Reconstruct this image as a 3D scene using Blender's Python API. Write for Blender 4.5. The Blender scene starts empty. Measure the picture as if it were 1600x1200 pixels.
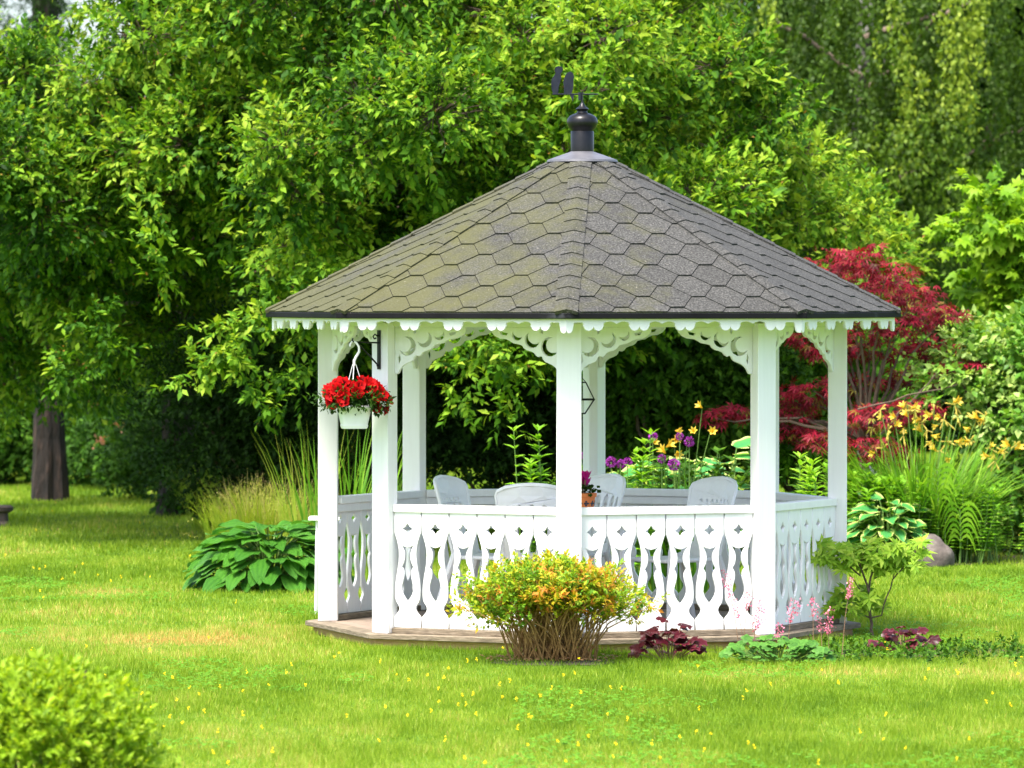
import bpy, bmesh, math, random
import numpy as np
from mathutils import Vector, Matrix
random.seed(5)
rng = np.random.default_rng(11)
scene = bpy.context.scene
COL = scene.collection
# ------------------------------------------------------------------ camera, sky, sun, exposure
F_PX = 7939.0; DIST = 33.65; CAM_X = -0.465; CAM_Z = 2.254; HOR = 460.0
cam = bpy.data.cameras.new('camera'); cam_o = bpy.data.objects.new('camera', cam); COL.objects.link(cam_o)
cam.sensor_width = 36.0; cam.lens = F_PX / 1600 * 36
cam.clip_start = 0.5; cam.clip_end = 2000
cam_o.location = (CAM_X, -DIST, CAM_Z)
cam_o.rotation_euler = (math.radians(90) - math.atan((600 - HOR) / F_PX), 0, 0)
cam.dof.use_dof = True; cam.dof.focus_distance = 32.6; cam.dof.aperture_fstop = 5.0
scene.camera = cam_o
world = bpy.data.worlds.new('World'); scene.world = world; world.use_nodes = True
wn = world.node_tree.nodes; wl = world.node_tree.links
sky = wn.new('ShaderNodeTexSky'); sky.sky_type = 'NISHITA'; sky.sun_disc = False
SUN_DIR = Vector((-0.24, -0.36, 0.90)).normalized()          # towards the sun
sky.sun_elevation = math.asin(SUN_DIR.z)
sky.sun_rotation = math.atan2(SUN_DIR.x, SUN_DIR.y)
sky.air_density = 0.8; sky.dust_density = 3.3; sky.ozone_density = 0.0
bg = wn['Background']; wl.new(sky.outputs[0], bg.inputs[0]); bg.inputs[1].default_value = 0.15
sun = bpy.data.lights.new('sun', 'SUN'); sun_o = bpy.data.objects.new('sun', sun); COL.objects.link(sun_o)
sun.energy = 2.9; sun.angle = math.radians(18); sun.color = (1.0, 0.95, 0.86)
sun_o.rotation_euler = SUN_DIR.to_track_quat('Z', 'Y').to_euler(); sun_o.location = (-5, -10, 20)
scene.view_settings.view_transform = 'Standard'; scene.view_settings.look = 'None'
scene.view_settings.gamma = 1.0; scene.view_settings.use_curve_mapping = False
scene.view_settings.exposure = 1.72
try:
    scene.cycles.max_bounces = 8; scene.cycles.diffuse_bounces = 4; scene.cycles.transmission_bounces = 4
    scene.cycles.use_denoising = True
except Exception:
    pass
# ------------------------------------------------------------------ helpers
def P(px, py, Y):                      # the place at distance Y that stands at a measured spot of the photograph
    d = Y + DIST
    return Vector((CAM_X + (px - 800) / F_PX * d, Y, CAM_Z - (py - HOR) / F_PX * d))
def G(px, py):                         # the same on the ground
    d = F_PX * CAM_Z / (py - HOR)
    return Vector((CAM_X + (px - 800) / F_PX * d, d - DIST, 0))
def GX(px, Y):
    return Vector((CAM_X + (px - 800) / F_PX * (Y + DIST), Y, 0))
def nrm(a):
    return a / np.maximum(np.linalg.norm(a, axis=-1, keepdims=True), 1e-9)

def tag(o, label=None, cat=None, group=None, kind=None):
    if label: o['label'] = label
    if cat: o['category'] = cat
    if group: o['group'] = group
    if kind: o['kind'] = kind
    return o
def link(o, parent=None):
    COL.objects.link(o)
    if parent is not None:
        o.parent = parent
        o.matrix_parent_inverse = parent_world(parent).inverted()
    return o
def parent_world(p):
    m = p.matrix_basis.copy()
    if p.parent is not None:
        m = parent_world(p.parent) @ p.matrix_parent_inverse @ m
    return m
def empty(name, loc, label, cat, group=None, rz=0):
    o = bpy.data.objects.new(name, None); o.empty_display_size = 0.1
    o.location = loc; o.rotation_euler = (0, 0, rz); COL.objects.link(o)
    return tag(o, label, cat, group)
def copy_tree(o, parent=None):
    c = o.copy(); COL.objects.link(c)
    if parent is not None: c.parent = parent
    for ch in list(o.children): copy_tree(ch, c)
    return c

class MB:
    def __init__(s): s.v = []; s.f = []
    def add(s, vs, fs, M=None):
        n = len(s.v)
        s.v += [tuple(M @ Vector(v)) if M is not None else tuple(v) for v in vs]
        s.f += [tuple(i + n for i in f) for f in fs]; return s
    def box(s, a, b, M=None):
        (x0, y0, z0), (x1, y1, z1) = a, b
        return s.add([(x0,y0,z0),(x1,y0,z0),(x1,y1,z0),(x0,y1,z0),(x0,y0,z1),(x1,y0,z1),(x1,y1,z1),(x0,y1,z1)],
                     [(0,3,2,1),(4,5,6,7),(0,1,5,4),(1,2,6,5),(2,3,7,6),(3,0,4,7)], M)
    def prism(s, poly, z0, z1, M=None):
        n = len(poly)
        return s.add([(x,y,z0) for x,y in poly] + [(x,y,z1) for x,y in poly],
                     [tuple(range(n))[::-1], tuple(range(n, 2*n))] + [(i,(i+1)%n,(i+1)%n+n,i+n) for i in range(n)], M)
    def lathe(s, prof, n=24, M=None, power=None):
        vs = []; fs = []
        for r, z in prof:
            for k in range(n):
                a = 2*math.pi*k/n; c, q = math.cos(a), math.sin(a)
                if power:
                    e = 2/power; c = math.copysign(abs(c)**e, c); q = math.copysign(abs(q)**e, q)
                vs.append((r*c, r*q, z))
        for j in range(len(prof)-1):
            for k in range(n):
                fs.append((j*n+k, j*n+(k+1)%n, (j+1)*n+(k+1)%n, (j+1)*n+k))
        fs.append(tuple(range(n))[::-1]); fs.append(tuple(range((len(prof)-1)*n, len(prof)*n)))
        return s.add(vs, fs, M)
    def tube(s, pts, rad, n=6, M=None):
        pts = [Vector(p) for p in pts]
        if not isinstance(rad, (list, tuple)): rad = [rad]*len(pts)
        vs = []; fs = []
        for i, p in enumerate(pts):
            t = (pts[min(i+1,len(pts)-1)] - pts[max(i-1,0)]).normalized()
            u = t.cross(Vector((0.31,0.9,0.2))); u.normalize(); w = t.cross(u)
            for k in range(n):
                a = 2*math.pi*k/n
                vs.append(p + (u*math.cos(a) + w*math.sin(a))*rad[i])
        for j in range(len(pts)-1):
            for k in range(n):
                fs.append((j*n+k, j*n+(k+1)%n, (j+1)*n+(k+1)%n, (j+1)*n+k))
        fs.append(tuple(range(n))[::-1]); fs.append(tuple(range((len(pts)-1)*n, len(pts)*n)))
        return s.add(vs, fs, M)
    def mesh(s, name, mat, smooth=False):
        me = bpy.data.meshes.new(name); me.from_pydata(s.v, [], s.f); me.update()
        bm = bmesh.new(); bm.from_mesh(me); bmesh.ops.recalc_face_normals(bm, faces=bm.faces); bm.to_mesh(me); bm.free()
        if mat: me.materials.append(mat)
        if smooth:
            me.polygons.foreach_set('use_smooth', [True]*len(me.polygons))
            try: me.set_sharp_from_angle(angle=math.radians(40))
            except Exception: pass
        return me
    def build(s, name, mat, parent=None, smooth=False, bevel=0, **kw):
        o = bpy.data.objects.new(name, s.mesh(name, mat, smooth)); link(o, parent)
        if bevel:
            m = o.modifiers.new('bevel', 'BEVEL'); m.width = bevel; m.segments = 2; m.limit_method = 'ANGLE'
        return tag(o, **kw)

def fill_poly(outer, holes, th, mat, name, cham=0.002):
    cu = bpy.data.curves.new(name, 'CURVE'); cu.dimensions = '2D'; cu.fill_mode = 'BOTH'
    cu.extrude = th/2 - cham; cu.bevel_depth = cham; cu.bevel_resolution = 0; cu.offset = -cham
    for pl in [outer] + holes:
        sp = cu.splines.new('POLY'); sp.points.add(len(pl)-1); sp.use_cyclic_u = True
        for p, q in zip(sp.points, pl): p.co = (q[0], q[1], 0, 1)
    o = bpy.data.objects.new(name, cu); COL.objects.link(o)
    dg = bpy.context.evaluated_depsgraph_get(); dg.update()
    me = bpy.data.meshes.new_from_object(o.evaluated_get(dg))
    me.name = name; me.materials.clear(); me.materials.append(mat)
    bpy.data.objects.remove(o); bpy.data.curves.remove(cu)
    return me
def mobj(name, me, parent=None, M=None, **kw):
    o = bpy.data.objects.new(name, me)
    if M is not None: o.matrix_basis = M
    link(o, parent); return tag(o, **kw)
def np_mesh(name, V, Fc, mat, attrs=None, smooth=False):
    V = np.ascontiguousarray(V, dtype=np.float32).reshape(-1, 3); Fc = np.ascontiguousarray(Fc, dtype=np.int32)
    k = Fc.shape[1]
    me = bpy.data.meshes.new(name)
    me.vertices.add(len(V)); me.vertices.foreach_set('co', V.ravel())
    me.loops.add(Fc.size); me.loops.foreach_set('vertex_index', Fc.ravel())
    me.polygons.add(len(Fc)); me.polygons.foreach_set('loop_start', np.arange(0, Fc.size, k, dtype=np.int32))
    if smooth: me.polygons.foreach_set('use_smooth', np.ones(len(Fc), dtype=bool))
    for nm, a in (attrs or {}).items():
        at = me.attributes.new(nm, 'FLOAT', 'POINT'); at.data.foreach_set('value', np.ascontiguousarray(a, dtype=np.float32))
    me.update(calc_edges=True); me.validate()
    me.materials.append(mat)
    return me

# ------------------------------------------------------------------ materials
def newmat(name):
    m = bpy.data.materials.new(name); m.use_nodes = True
    nt = m.node_tree; return m, nt.nodes, nt.links, nt.nodes['Principled BSDF']
def ramp(nodes, stops):
    r = nodes.new('ShaderNodeValToRGB'); e = r.color_ramp.elements
    while len(e) < len(stops): e.new(0.5)
    for el, (p, c) in zip(e, stops): el.position = p; el.color = (*c, 1)
    return r
def noise(nodes, links, scale, detail=4, coord='Object', rough=0.6, stretch=None):
    tc = nodes.new('ShaderNodeTexCoord') if coord != 'Position' else nodes.new('ShaderNodeNewGeometry')
    out = tc.outputs[coord]
    if stretch:
        mp = nodes.new('ShaderNodeMapping'); mp.inputs['Scale'].default_value = stretch; links.new(out, mp.inputs[0]); out = mp.outputs[0]
    n = nodes.new('ShaderNodeTexNoise'); n.inputs['Scale'].default_value = scale; n.inputs['Detail'].default_value = detail
    n.inputs['Roughness'].default_value = rough; links.new(out, n.inputs['Vector']); return n
def bump(nodes, links, bs, src, strength, dist=0.01):
    b = nodes.new('ShaderNodeBump'); b.inputs['Strength'].default_value = strength; b.inputs['Distance'].default_value = dist
    links.new(src, b.inputs['Height']); links.new(b.outputs[0], bs.inputs['Normal'])
def noisy(name, stops, scale, rough=0.6, bmp=0.2, coord='Position', stretch=None, metallic=0, detail=5, dist=0.01, spec=0.5):
    m, nd, lk, bs = newmat(name)
    n = noise(nd, lk, scale, detail, coord, stretch=stretch); r = ramp(nd, stops)
    lk.new(n.outputs['Fac'], r.inputs[0]); lk.new(r.outputs[0], bs.inputs['Base Color'])
    bs.inputs['Roughness'].default_value = rough; bs.inputs['Metallic'].default_value = metallic
    bs.inputs['Specular IOR Level'].default_value = spec
    if bmp: bump(nd, lk, bs, n.outputs['Fac'], bmp, dist)
    return m
def leafmat(name, stops, transl=0.35, rough=0.55, attr='tint', spec=0.22, tcol=1.25, rnd=0.0):
    m, nd, lk, bs = newmat(name)
    at = nd.new('ShaderNodeAttribute'); at.attribute_name = attr
    r = ramp(nd, stops); lk.new(at.outputs['Fac'], r.inputs[0])
    lk.new(r.outputs[0], bs.inputs['Base Color']); bs.inputs['Roughness'].default_value = rough
    bs.inputs['Specular IOR Level'].default_value = spec
    tr = nd.new('ShaderNodeBsdfTranslucent'); mx = nd.new('ShaderNodeMixShader'); mx.inputs[0].default_value = transl
    g = nd.new('ShaderNodeMixRGB'); g.blend_type = 'MULTIPLY'; g.inputs[0].default_value = 1; g.inputs[2].default_value = (tcol*1.1, tcol, tcol*0.5, 1)
    lk.new(r.outputs[0], g.inputs[1]); lk.new(g.outputs[0], tr.inputs[0])
    lk.new(bs.outputs[0], mx.inputs[1]); lk.new(tr.outputs[0], mx.inputs[2])
    lk.new(mx.outputs[0], nd['Material Output'].inputs[0])
    return m
M_WHITE = noisy('white_paint', [(0.3, (0.79,0.785,0.775)), (0.7, (0.85,0.85,0.84))], 22, 0.45, 0.12, stretch=(1,1,0.08), dist=0.004)
M_PLASTIC = noisy('white_plastic', [(0.3, (0.80,0.80,0.80)), (0.7, (0.86,0.86,0.86))], 14, 0.35, 0.02)
M_DECK = noisy('weathered_deck_wood', [(0.25, (0.16,0.115,0.085)), (0.55, (0.27,0.205,0.155)), (0.8, (0.36,0.29,0.22))], 6, 0.8, 0.4, stretch=(1.2,9,9))
M_SILL = noisy('weathered_sill_wood', [(0.25, (0.08,0.062,0.042)), (0.55, (0.19,0.15,0.10)), (0.8, (0.30,0.25,0.19))], 9, 0.85, 0.5, stretch=(1.5,1.5,10))
M_NEWWOOD = noisy('ochre_fascia_wood', [(0.25, (0.34,0.19,0.07)), (0.7, (0.52,0.33,0.15))], 8, 0.75, 0.3, stretch=(2,2,14))
M_GUTTER = noisy('dark_sheet_metal', [(0.3, (0.006,0.006,0.007)), (0.60, (0.010,0.010,0.012)), (0.72, (0.06,0.064,0.072))], 3.0, 0.6, 0.05, spec=0.08)
M_CAP = noisy('grey_sheet_metal', [(0.3, (0.10,0.10,0.115)), (0.7, (0.15,0.15,0.165))], 12, 0.45, 0.05, metallic=0.3)
M_BLACK = noisy('black_painted_metal', [(0.3, (0.004,0.004,0.005)), (0.7, (0.009,0.009,0.011))], 30, 0.32, 0.05, spec=0.3)
M_VANE = noisy('slate_painted_metal', [(0.3, (0.010,0.012,0.020)), (0.7, (0.022,0.026,0.038))], 20, 0.6, 0.05, spec=0.1)
M_FELT = noisy('roof_felt', [(0.3, (0.012,0.011,0.01)), (0.7, (0.02,0.02,0.018))], 30, 0.95, 0.1)
def shingle_mat():
    m, nd, lk, bs = newmat('asphalt_shingle')
    n1 = noise(nd, lk, 85, 4, 'Position', 0.75); r1 = ramp(nd, [(0.34, (0.013,0.013,0.012)), (0.52, (0.047,0.047,0.044)), (0.72, (0.145,0.143,0.133))])
    lk.new(n1.outputs['Fac'], r1.inputs[0])
    oi = nd.new('ShaderNodeObjectInfo')
    hv = nd.new('ShaderNodeHueSaturation'); mr = nd.new('ShaderNodeMapRange'); mr.inputs[3].default_value = 0.86; mr.inputs[4].default_value = 1.08
    lk.new(oi.outputs['Random'], mr.inputs[0]); lk.new(mr.outputs[0], hv.inputs['Value']); lk.new(r1.outputs[0], hv.inputs['Color'])
    n2 = noise(nd, lk, 2.2, 6, 'Position', 0.7)
    g = nd.new('ShaderNodeNewGeometry'); sx = nd.new('ShaderNodeSeparateXYZ'); lk.new(g.outputs['Position'], sx.inputs[0])
    ma = nd.new('ShaderNodeMath'); ma.operation = 'MULTIPLY_ADD'; ma.inputs[1].default_value = -0.14; ma.inputs[2].default_value = -0.03
    lk.new(sx.outputs[0], ma.inputs[0])
    ad = nd.new('ShaderNodeMath'); ad.operation = 'ADD'; lk.new(n2.outputs['Fac'], ad.inputs[0]); lk.new(ma.outputs[0], ad.inputs[1])
    r2 = ramp(nd, [(0.42, (0,0,0)), (0.68, (0.7,0.7,0.7))]); lk.new(ad.outputs[0], r2.inputs[0])
    mx = nd.new('ShaderNodeMixRGB'); lk.new(r2.outputs[0], mx.inputs[0]); lk.new(hv.outputs[0], mx.inputs[1]); mx.inputs[2].default_value = (0.072,0.073,0.022,1)
    n3 = noise(nd, lk, 55, 2, 'Position'); r3 = ramp(nd, [(0.69, (0,0,0)), (0.76, (0.55,0.55,0.55))]); lk.new(n3.outputs['Fac'], r3.inputs[0])
    m2 = nd.new('ShaderNodeMixRGB'); lk.new(r3.outputs[0], m2.inputs[0]); lk.new(mx.outputs[0], m2.inputs[1]); m2.inputs[2].default_value = (0.30,0.28,0.22,1)
    lk.new(m2.outputs[0], bs.inputs['Base Color']); bs.inputs['Roughness'].default_value = 0.85; bs.inputs['Specular IOR Level'].default_value = 0.25
    bump(nd, lk, bs, n1.outputs['Fac'], 0.5, 0.003)
    return m
M_SHINGLE = shingle_mat()
M_BARK = noisy('brown_bark', [(0.36, (0.003,0.002,0.0015)), (0.52, (0.014,0.008,0.006)), (0.70, (0.050,0.028,0.019))], 7, 0.9, 1.0, stretch=(3,3,0.5), dist=0.05)
M_TWIG = noisy('twig_bark', [(0.3, (0.05,0.033,0.02)), (0.7, (0.12,0.085,0.055))], 20, 0.85, 0.3)
M_PALE_TWIG = noisy('pale_twig_bark', [(0.3, (0.14,0.10,0.075)), (0.7, (0.26,0.20,0.15))], 20, 0.85, 0.3)
M_STRAW = noisy('straw_stem', [(0.3, (0.17,0.085,0.025)), (0.7, (0.42,0.25,0.08))], 40, 0.8, 0.2)
M_BIRCH = noisy('birch_bark', [(0.46, (0.02,0.018,0.016)), (0.56, (0.36,0.34,0.32)), (0.8, (0.52,0.49,0.46))], 3, 0.8, 0.4, stretch=(1,1,2.4))
M_STEM = noisy('green_stem', [(0.3, (0.07,0.15,0.02)), (0.7, (0.14,0.25,0.04))], 30, 0.6, 0)
M_PSTEM = noisy('pinkish_stem', [(0.3, (0.20,0.10,0.06)), (0.7, (0.30,0.17,0.10))], 30, 0.6, 0)
M_STONE = noisy('lichened_stone', [(0.3, (0.035,0.028,0.024)), (0.55, (0.11,0.09,0.078)), (0.75, (0.24,0.20,0.175))], 9, 0.9, 0.8, detail=8, dist=0.02)
M_PLINTH = noisy('dark_stone', [(0.3, (0.04,0.03,0.025)), (0.7, (0.11,0.085,0.07))], 12, 0.9, 0.6)
M_TERRA = noisy('terracotta', [(0.3, (0.68,0.17,0.04)), (0.7, (0.78,0.22,0.05))], 20, 0.7, 0.05)
M_GLAZE = noisy('dark_glaze_band', [(0.3, (0.02,0.03,0.05)), (0.7, (0.05,0.05,0.07))], 30, 0.5, 0)
M_SOIL = noisy('soil', [(0.3, (0.025,0.017,0.012)), (0.7, (0.06,0.042,0.03))], 25, 0.95, 0.6)
def lg(*s): return [(a, b) for a, b in s]
L_APPLE = leafmat('orchard_leaf', lg((0.0,(0.012,0.042,0.004)), (0.35,(0.032,0.105,0.006)), (0.62,(0.085,0.205,0.010)), (0.80,(0.17,0.31,0.016)), (0.92,(0.26,0.40,0.03)), (1.0,(0.24,0.14,0.03))), 0.36, spec=0.12)
L_DARK = leafmat('dark_and_shaded_leaf', lg((0.0,(0.010,0.028,0.004)), (0.6,(0.022,0.060,0.006)), (1.0,(0.055,0.12,0.010))), 0.2, spec=0.08)  # dark leaf green; on the background shrubs it paints deep shade
L_HEDGE = leafmat('shrub_leaf', lg((0.0,(0.018,0.055,0.006)), (0.6,(0.042,0.115,0.008)), (1.0,(0.095,0.20,0.014))), 0.3, spec=0.1)
L_BIRCH = leafmat('birch_leaf', lg((0.0,(0.03,0.07,0.006)), (0.5,(0.085,0.16,0.010)), (1.0,(0.26,0.34,0.03))), 0.4)
L_LIME = leafmat('young_maple_leaf', lg((0.0,(0.08,0.21,0.008)), (0.6,(0.18,0.36,0.012)), (1.0,(0.30,0.47,0.025))), 0.45)
L_GREY = leafmat('glossy_shrub_leaf', lg((0.0,(0.035,0.12,0.012)), (0.5,(0.10,0.25,0.022)), (0.8,(0.22,0.38,0.055)), (1.0,(0.40,0.52,0.16))), 0.35, 0.45)
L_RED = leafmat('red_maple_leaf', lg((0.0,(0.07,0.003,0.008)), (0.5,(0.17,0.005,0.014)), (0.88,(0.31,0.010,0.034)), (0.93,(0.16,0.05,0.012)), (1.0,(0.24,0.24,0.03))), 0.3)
L_GOLD = leafmat('golden_leaf', lg((0.0,(0.10,0.24,0.012)), (0.35,(0.24,0.36,0.014)), (0.58,(0.38,0.39,0.016)), (0.80,(0.50,0.31,0.022)), (1.0,(0.52,0.15,0.04))), 0.35)
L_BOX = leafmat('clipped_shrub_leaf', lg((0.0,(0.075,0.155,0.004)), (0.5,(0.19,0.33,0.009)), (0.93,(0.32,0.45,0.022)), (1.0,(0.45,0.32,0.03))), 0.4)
L_HOSTA = leafmat('hosta_leaf', lg((0.0,(0.045,0.17,0.018)), (1.0,(0.10,0.30,0.03))), 0.25, 0.36)
def veins(m, scale):
    nd, lk = m.node_tree.nodes, m.node_tree.links; bs = nd['Principled BSDF']; tc = nd.new('ShaderNodeTexCoord'); w = nd.new('ShaderNodeTexWave'); w.bands_direction = 'X'
    w.inputs['Scale'].default_value = scale; w.inputs['Distortion'].default_value = 1.2; w.inputs['Detail'].default_value = 2; lk.new(tc.outputs['Object'], w.inputs['Vector']); bump(nd, lk, bs, w.outputs['Fac'], 0.7, 0.012)
veins(L_HOSTA, 9)
L_VAR = leafmat('variegated_leaf', lg((0.0,(0.05,0.24,0.07)), (0.45,(0.09,0.32,0.06)), (0.62,(0.45,0.58,0.12)), (1.0,(0.62,0.66,0.26))), 0.3, 0.4)
L_FRESH = leafmat('fresh_leaf', lg((0.0,(0.09,0.25,0.015)), (0.6,(0.18,0.40,0.02)), (1.0,(0.30,0.50,0.04))), 0.4)
L_SAP = leafmat('sapling_leaf', lg((0.0,(0.15,0.31,0.02)), (0.6,(0.27,0.45,0.03)), (1.0,(0.40,0.54,0.07))), 0.4)
L_MINT = leafmat('coral_bell_leaf', lg((0.0,(0.04,0.13,0.018)), (0.6,(0.09,0.24,0.032)), (1.0,(0.19,0.36,0.07))), 0.3)
L_PURPLE = leafmat('plum_leaf', lg((0.0,(0.03,0.004,0.007)), (0.6,(0.07,0.007,0.014)), (1.0,(0.15,0.03,0.045))), 0.2, 0.35)
L_PLUME = leafmat('grass_plume', lg((0.0,(0.19,0.33,0.02)), (0.6,(0.38,0.44,0.06)), (1.0,(0.52,0.42,0.20))), 0.4)
L_IRIS = leafmat('strap_leaf', lg((0.0,(0.06,0.19,0.012)), (0.6,(0.15,0.34,0.02)), (1.0,(0.26,0.44,0.04))), 0.35)
L_PINK = leafmat('pink_bell', lg((0.0,(0.62,0.10,0.24)), (1.0,(0.80,0.30,0.42))), 0.3, attr='tint', tcol=1)
L_PURF = leafmat('purple_petal', lg((0.0,(0.20,0.02,0.26)), (1.0,(0.40,0.06,0.44))), 0.3, tcol=1)
L_YEL = leafmat('yellow_petal', lg((0.0,(0.52,0.27,0.02)), (0.6,(0.70,0.48,0.04)), (1.0,(0.80,0.64,0.13))), 0.3, tcol=1)
L_PETAL = leafmat('red_petal', lg((0.0,(0.015,0.002,0.004)), (0.3,(0.08,0.002,0.003)), (0.6,(0.26,0.002,0.003)), (1.0,(0.50,0.005,0.006))), 0.2, spec=0.05, tcol=0.9)
L_MAG = leafmat('magenta_petal', lg((0.0,(0.55,0.01,0.22)), (1.0,(0.75,0.03,0.36))), 0.3, tcol=1)
def grass_mat():
    m = leafmat('grass_blade', lg((0.0,(0.075,0.155,0.007)), (0.45,(0.185,0.30,0.014)), (0.75,(0.32,0.41,0.045)), (0.88,(0.44,0.46,0.12)), (1.0,(0.55,0.36,0.11))), 0.4, 0.55)
    return m
M_GRASS = grass_mat()
def lawn_mat():
    m, nd, lk, bs = newmat('lawn')
    n1 = noise(nd, lk, 0.9, 5, 'Position'); n2 = noise(nd, lk, 60, 3, 'Position', stretch=(1,0.3,1))
    a = nd.new('ShaderNodeMath'); a.operation = 'MULTIPLY_ADD'; a.inputs[1].default_value = 0.6; lk.new(n2.outputs['Fac'], a.inputs[0])
    b = nd.new('ShaderNodeMath'); b.operation = 'MULTIPLY'; b.inputs[1].default_value = 0.5; lk.new(n1.outputs['Fac'], b.inputs[0]); lk.new(b.outputs[0], a.inputs[2])
    r = ramp(nd, [(0.3, (0.045,0.095,0.006)), (0.55, (0.085,0.165,0.012)), (0.8, (0.14,0.22,0.022))]); lk.new(a.outputs[0], r.inputs[0])
    lk.new(r.outputs[0], bs.inputs['Base Color']); bs.inputs['Roughness'].default_value = 0.9; bs.inputs['Specular IOR Level'].default_value = 0.1
    bump(nd, lk, bs, n2.outputs['Fac'], 0.6, 0.02)
    return m
M_LAWN = lawn_mat()

# ------------------------------------------------------------------ leaf clouds
LEAF5 = np.array([(0,0,0), (-.5,.45,.06), (0,.5,-.02), (.5,.45,.06), (0,1,-.10)])
LEAF5F = np.array([(0,2,1), (0,3,2), (2,4,1), (2,3,4)])
LEAF4 = np.array([(0,0,0), (-.5,.5,.04), (.5,.5,.04), (0,1,-.06)])
LEAF4F = np.array([(0,2,1), (1,2,3)])
def palm(nf, spread, wf):
    v = []; f = []
    for k in range(nf):
        a = math.radians(-spread + 2*spread*k/(nf-1)); l = 1 - 0.45*abs(2*k/(nf-1) - 1)**1.5
        dx, dy = math.sin(a), math.cos(a); i = len(v)
        v += [(0,0,0), (dx*l*.5-dy*wf, dy*l*.5+dx*wf, 0.02), (dx*l*.5+dy*wf, dy*l*.5-dx*wf, 0.02), (dx*l, dy*l, -0.2)]
        f += [(i,i+2,i+1), (i+1,i+2,i+3)]
    return np.array(v), np.array(f)
PALM = palm(5, 75, 0.085)
PALMB = palm(5, 85, 0.2)
def frames(Dn, Nn):
    d = nrm(Dn); n = Nn - (Nn*d).sum(-1, keepdims=True)*d; n = nrm(n); s = np.cross(d, n); return s, d, n
def cloud(Pp, Dn, Nn, S, tint, wr=0.5, tpl=(LEAF5, LEAF5F)):
    t, f = tpl; s, d, n = frames(Dn, Nn); S = np.asarray(S)[:, None, None]
    w = wr if np.isscalar(wr) else np.asarray(wr)[:, None, None]
    isp = 1.0 if (tpl is PALM or tpl is PALMB) else w
    V = Pp[:, None, :] + S*(t[None,:,0:1]*isp*s[:,None,:] + t[None,:,1:2]*d[:,None,:] + t[None,:,2:3]*n[:,None,:])
    N = len(Pp); Fc = (f[None] + (np.arange(N)*len(t))[:,None,None]).reshape(-1, 3)
    return V.reshape(-1,3), Fc, np.repeat(tint, len(t))
def cloud_obj(name, parts, mat, parent=None, **kw):
    Vs = []; Fs = []; Ts = []; o = 0
    for V, Fc, T in parts:
        Vs.append(V); Fs.append(Fc+o); Ts.append(T); o += len(V)
    me = np_mesh(name, np.concatenate(Vs), np.concatenate(Fs), mat, {'tint': np.concatenate(Ts)})
    return mobj(name, me, parent, **kw)
def rv(n): return nrm(rng.normal(size=(n,3)))
def on_lobe(c, r, n, front=0.8, up=0.25, bumpy=0.3):
    """points on a lumpy ellipsoid with their outward directions; fewer on the far and under side"""
    v = rv(n*3); keep = rng.random(len(v)) < np.clip(0.35 - front*v[:,1]*0.8 + up*v[:,2], 0.06, 1); v = v[keep][:n]
    ph = rng.random(3)*6
    rr = 1 + bumpy*np.sin(v[:,0]*5+ph[0])*np.sin(v[:,2]*5+ph[1])*np.cos(v[:,1]*4+ph[2]) + rng.normal(0, .07, len(v))
    rr *= 1 - 0.35*rng.random(len(v))**3
    return np.asarray(c) + v*np.asarray(r)*rr[:,None], nrm(v/np.asarray(r))
def sprays(A, O, L, m, S, droop=0.25, t0=None, tv=0.16, spread=0.8, wr=0.5, upn=1.0, hot=0.0):
    """twigs that start at A and go outwards, each with m leaves; returns P, D, N, S, tint of all leaves"""
    n = len(A); t = nrm(O + rng.normal(0,.45,(n,3)) + np.array([0,0,-droop])); L = np.asarray(L)*np.ones(n)
    base = (rng.random(n)*0.5+0.2) if t0 is None else t0
    k = (np.arange(m)+.6)/m
    Pp = A[:,None,:] + t[:,None,:]*(L[:,None]*k[None])[:,:,None]
    q = rv(n*m).reshape(n,m,3); q = q - (q*t[:,None,:]).sum(-1,keepdims=True)*t[:,None,:]; q = nrm(q)
    Dn = nrm(t[:,None,:]*(0.45+0.6*k[None,:,None]) + q*spread + np.array([0,0,-droop*0.8]))
    Nn = nrm(np.array([0,-0.25,1.0])*upn + O[:,None,:]*0.35 + rng.normal(0,.42,(n,m,3)))
    Sz = S*(0.65+0.6*rng.random((n,m)))
    T = np.clip(base[:,None] + 0.12*(k[None]-.5) + rng.normal(0,tv,(n,m)), 0, 0.93)
    Sz = Sz*(.75+.5*rng.random((n,1)))
    if hot: h_ = rng.random((n,m)) < hot; T = np.where(h_, 1.0, T); Sz = np.where(h_, Sz*.45, Sz)
    return Pp.reshape(-1,3), Dn.reshape(-1,3), Nn.reshape(-1,3), Sz.ravel(), T.ravel()
def cat(ls): return tuple(np.concatenate([l[i] for l in ls]) for i in range(len(ls[0])))
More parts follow.
